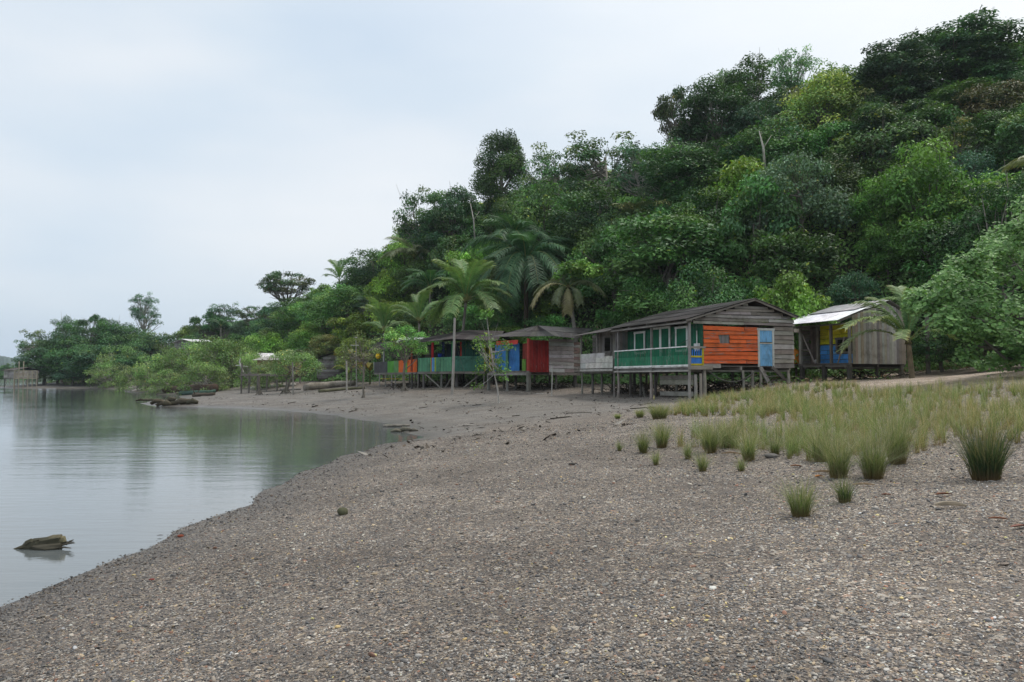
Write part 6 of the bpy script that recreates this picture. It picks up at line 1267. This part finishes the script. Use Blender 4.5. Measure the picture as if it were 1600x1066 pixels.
hc = rg.uniform(.3, .74, K_) * np.interp(ys, [8, 14, 22, 32], [.85, 1.05, .95, .75]); hh_ = hc[k] * rg.uniform(.4, 1.1, len(k)); tw = rg.random(K_)
V, Fq, C = blades(len(k), X_, Y_, zc_, hh_, 1.0, rg, np.maximum(.0036, .00025 * Y_), GC, .6, tipc=(.38, .31, .24), tipf=.6)
tint = np.array([[.85, 1.0, .75], [1.05, 1.0, .9], [1.2, 1.02, .95]])[(tw * 3).astype(int)][k]; C[:, :3] *= np.repeat(tint, 8, 0)
gr = link('grass', fastmesh('grass', V, [Fq], C, M_GRASS)); tag(gr, 'field of thin pale green grass with brown seed heads growing on the shingle', 'grass', kind='stuff')
print('GRASS clumps', K_)
# low weeds under the right-hand house and along the edge of the wood
n = 26000; xs = rg.uniform(8, 34, n); ys = rg.uniform(36, 56, n); s = hill_s(np.c_[xs, ys]); loc6 = (xs - h6.O.x) * h6.u.x + (ys - h6.O.y) * h6.u.y
ok = ((s > -4) & (s < 1.5)) | ((xs > 12) & (xs < 20) & (ys > 40.5) & (ys < 43.5) & (rg.random(n) < .35)); nv = vnoise(xs, ys, 1.1, 31); ok &= nv > .42; xs, ys = xs[ok], ys[ok]
zs = height(xs, ys) + rg.random(len(xs)) * .5 * vnoise(xs, ys, 1.1, 31); nr = rg.normal(size=(len(xs), 3)) * .6 + [0, -.3, .7]; nr /= np.linalg.norm(nr, axis=1)[:, None]
V, Fq = leaf_arrays(np.c_[xs, ys, zs], nr, rg.uniform(.1, .22, len(xs)), rg.uniform(.05, .1, len(xs)), rg); cc = np.array([.07, .12, .035]) * rg.uniform(.5, 1.5, len(xs))[:, None]; cc[rg.random(len(xs)) < .25] = [.16, .10, .06]
wd = link('weeds', fastmesh('weeds', V, [Fq], np.c_[np.repeat(cc, 4, 0), np.ones(len(V))], M_LEAF)); tag(wd, 'low weeds and litter along the foot of the wood', 'weeds', kind='stuff')

# ------------------------------------------------------------------ loose pebbles on the near shingle
def pebbles():
    rg = rn(120); n = 210000; u_ = rg.random(n); yy = 3.2 + 24 * u_ ** 1.9; xx = rg.uniform(-.72, .72, n) * (yy + .6)
    zz_ = height(xx, yy); k = (zz_ > -.03) & (vnoise(xx, yy, 1.4, 61) * .6 + vnoise(xx, yy, .4, 62) * .4 + .12 > rg.random(len(xx)) * .8); xx, yy, zz_ = xx[k], yy[k], zz_[k]; n = len(xx)
    sz = np.exp(rg.normal(math.log(.0056), .42, n)) * np.interp(yy, [3, 8, 18, 27], [1, 1.2, 1.7, 1.9]); sz = np.clip(sz, .003, .035)
    me = bpy.data.meshes.new('pebbles'); me.vertices.add(n); me.vertices.foreach_set('co', np.c_[xx, yy, zz_ + sz * .22].astype(np.float32).ravel())
    def attr(nm, ty, val, key):
        a = me.attributes.new(nm, ty, 'POINT'); a.data.foreach_set(key, np.asarray(val, np.float32).ravel())
    attr('scl', 'FLOAT_VECTOR', np.c_[sz * rg.uniform(.8, 1.5, n), sz * rg.uniform(.7, 1.1, n), sz * rg.uniform(.35, .7, n)], 'vector')
    attr('rot', 'FLOAT_VECTOR', np.c_[rg.normal(0, .3, n), rg.normal(0, .3, n), rg.uniform(0, 6.28, n)], 'vector')
    pal = np.array([(.035, .037, .042), (.06, .058, .06), (.10, .095, .09), (.13, .10, .08), (.17, .145, .12), (.20, .19, .18), (.26, .2, .13), (.33, .30, .26), (.16, .07, .04), (.46, .44, .41), (.36, .25, .1)])
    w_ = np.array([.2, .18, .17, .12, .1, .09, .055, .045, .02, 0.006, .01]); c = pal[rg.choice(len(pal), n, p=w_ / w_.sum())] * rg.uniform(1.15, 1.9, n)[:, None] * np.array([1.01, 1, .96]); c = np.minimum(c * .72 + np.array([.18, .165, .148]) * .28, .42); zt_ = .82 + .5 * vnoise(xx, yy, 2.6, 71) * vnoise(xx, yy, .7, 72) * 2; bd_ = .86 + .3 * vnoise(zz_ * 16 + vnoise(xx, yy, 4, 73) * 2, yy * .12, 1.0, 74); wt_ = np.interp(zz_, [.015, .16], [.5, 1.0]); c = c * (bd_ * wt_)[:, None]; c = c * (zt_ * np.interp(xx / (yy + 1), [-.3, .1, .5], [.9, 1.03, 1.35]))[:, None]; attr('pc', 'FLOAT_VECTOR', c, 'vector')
    o = link('pebbles', me); m, t, b = newmat('pebble'); a = N(t, 'ShaderNodeAttribute', attribute_name='pc', attribute_type='INSTANCER'); t.links.new(a.outputs['Color'], b.inputs['Base Color']); b.inputs['Roughness'].default_value = .62; b.inputs['Specular IOR Level'].default_value = .35
    me.materials.append(m)
    g = bpy.data.node_groups.new('scatter', 'GeometryNodeTree'); g.interface.new_socket('Geometry', in_out='INPUT', socket_type='NodeSocketGeometry'); g.interface.new_socket('Geometry', in_out='OUTPUT', socket_type='NodeSocketGeometry')
    gi, go = g.nodes.new('NodeGroupInput'), g.nodes.new('NodeGroupOutput'); ico = g.nodes.new('GeometryNodeMeshIcoSphere'); ico.inputs['Subdivisions'].default_value = 2; ico.inputs['Radius'].default_value = 1
    nz_ = g.nodes.new('ShaderNodeTexNoise'); nz_.inputs['Scale'].default_value = 1.1; sub = g.nodes.new('ShaderNodeVectorMath'); sub.operation = 'SUBTRACT'; sub.inputs[1].default_value = (.5, .5, .5); g.links.new(nz_.outputs['Color'], sub.inputs[0])
    mul = g.nodes.new('ShaderNodeVectorMath'); mul.operation = 'SCALE'; mul.inputs['Scale'].default_value = 1.1; g.links.new(sub.outputs[0], mul.inputs[0]); spn = g.nodes.new('GeometryNodeSetPosition'); g.links.new(ico.outputs[0], spn.inputs['Geometry']); g.links.new(mul.outputs[0], spn.inputs['Offset'])
    sm = g.nodes.new('GeometryNodeSetShadeSmooth'); g.links.new(spn.outputs[0], sm.inputs[0]); stm = g.nodes.new('GeometryNodeSetMaterial'); stm.inputs['Material'].default_value = m; g.links.new(sm.outputs[0], stm.inputs[0])
    mp_ = g.nodes.new('GeometryNodeMeshToPoints'); iop = g.nodes.new('GeometryNodeInstanceOnPoints'); g.links.new(gi.outputs[0], mp_.inputs[0]); g.links.new(mp_.outputs[0], iop.inputs['Points']); g.links.new(stm.outputs[0], iop.inputs['Instance'])
    for nm, sock in (('scl', 'Scale'), ('rot', 'Rotation')):
        na = g.nodes.new('GeometryNodeInputNamedAttribute'); na.data_type = 'FLOAT_VECTOR'; na.inputs['Name'].default_value = nm; g.links.new(na.outputs['Attribute'], iop.inputs[sock])
    g.links.new(iop.outputs[0], go.inputs[0]); md = o.modifiers.new('scatter', 'NODES'); md.node_group = g
    tag(o, 'loose rounded pebbles of grey, brown and tan covering the near beach', 'pebbles', kind='stuff')
pebbles()

# ------------------------------------------------------------------ far shore
def far_hills(name, Yd, prof, c, label, depth=160):
    V = []; Q = []; pts = []
    for (a, b), (a2, b2) in zip(prof, prof[1:]):
        for i in range(24): t = i / 24; pts.append((a + (a2 - a) * t, b + (b2 - b) * t))
    rg = rn(int(Yd)); nz_ = np.cumsum(rg.normal(0, .25, len(pts))); nz_ -= np.linspace(nz_[0], nz_[-1], len(pts))
    for i, (px, py) in enumerate(pts):
        T = at(px, py + .6 * nz_[i] * .5 + rg.uniform(-.5, .5), Yd); dd = depth
        for k, (dy, f_) in enumerate(((-dd, -.02), (-dd * .8, .3), (-dd * .4, .72), (0, 1), (dd, .6), (dd * 2, -.02))): V.append((T.x * (1 + dy / Yd), Yd + dy, T.z * f_ + (rg.uniform(-.04, .04) * T.z if 0 < f_ < 1 else 0)))
    m = 6
    for i in range(len(pts) - 1):
        for k in range(m - 1): a = i * m + k; Q.append((a, a + 1, a + m + 1, a + m))
    mt, t, b = newmat(name); n_ = N(t, 'ShaderNodeTexNoise', i_Scale=.06, i_Detail=8.0, i_Roughness=.7); tc_ = N(t, 'ShaderNodeTexCoord'); t.links.new(tc_.outputs['Object'], n_.inputs['Vector']); r_ = ramp(t, [(.35, tuple(v * .5 for v in c)), (.65, tuple(v * 1.5 for v in c))]); t.links.new(n_.outputs[0], r_.inputs[0]); t.links.new(r_.outputs[0], b.inputs['Base Color']); b.inputs['Roughness'].default_value = .9
    o = link(name, fastmesh(name, V, [Q], None, mt, True)); tag(o, kind='structure', label=label)
far_hills('hills', 1500, [(-700, 575), (-400, 545), (-150, 560), (0, 556), (14, 559), (40, 566), (80, 572), (200, 588)], (.045, .08, .06), 'far wooded hills fading to blue beyond the water, partly by tint', 180)  # some of the haze blue is mixed into the hill colour
far_hills('far_shore', 420, [(-260, 585), (-120, 578), (0, 582), (22, 580), (60, 584), (110, 592)], (.04, .07, .035), 'low wooded shore beyond the far left hut', 40)
random.seed(31)
for i, (px, py, Yd, w_) in enumerate([(-8, 572, 300, 34), (10, 569, 290, 22), (16, 563, 292, 14), (28, 568, 280, 30), (42, 561, 250, 28), (0, 581, 260, 22), (46, 574, 230, 26)]):
    p = at(px, py, Yd); w2 = w_ * Yd / F; z0 = .6; o = place_tree(['umbrella', 'tall', 'airy', 'dark', 'tall', 'dark', 'mid'][i], p.x, Yd, p.z - z0, w2, None, 'distant trees beyond the far left hut', tint=(.9, 1, .95), z=z0)
    o['label'] = ['round tree on the far shore at the left photo edge', 'upright tree on the far shore behind the hut', 'thin dark tree poking up on the far shore behind the hut', 'broad tree on the far shore right of the thin one', 'tree joining the far shore to the headland', 'low dark bush at the water left of the hut', 'bush behind the timber framework'][i]

# ------------------------------------------------------------------ air
def haze():
    mb = MB(); mb.box(-1700, 1700, -60, 1900, -5.2, 120); m = bpy.data.materials.new('haze'); m.use_nodes = True; t = m.node_tree; t.nodes.clear()
    v = N(t, 'ShaderNodeVolumePrincipled'); v.inputs['Color'].default_value = (.80, .90, 1.0, 1); v.inputs['Density'].default_value = .00018; v.inputs['Anisotropy'].default_value = .3
    o = N(t, 'ShaderNodeOutputMaterial'); t.links.new(v.outputs[0], o.inputs['Volume']); h = mb.build('haze', m); tag(h, 'pale humid air over the water', 'haze', kind='stuff')
haze()
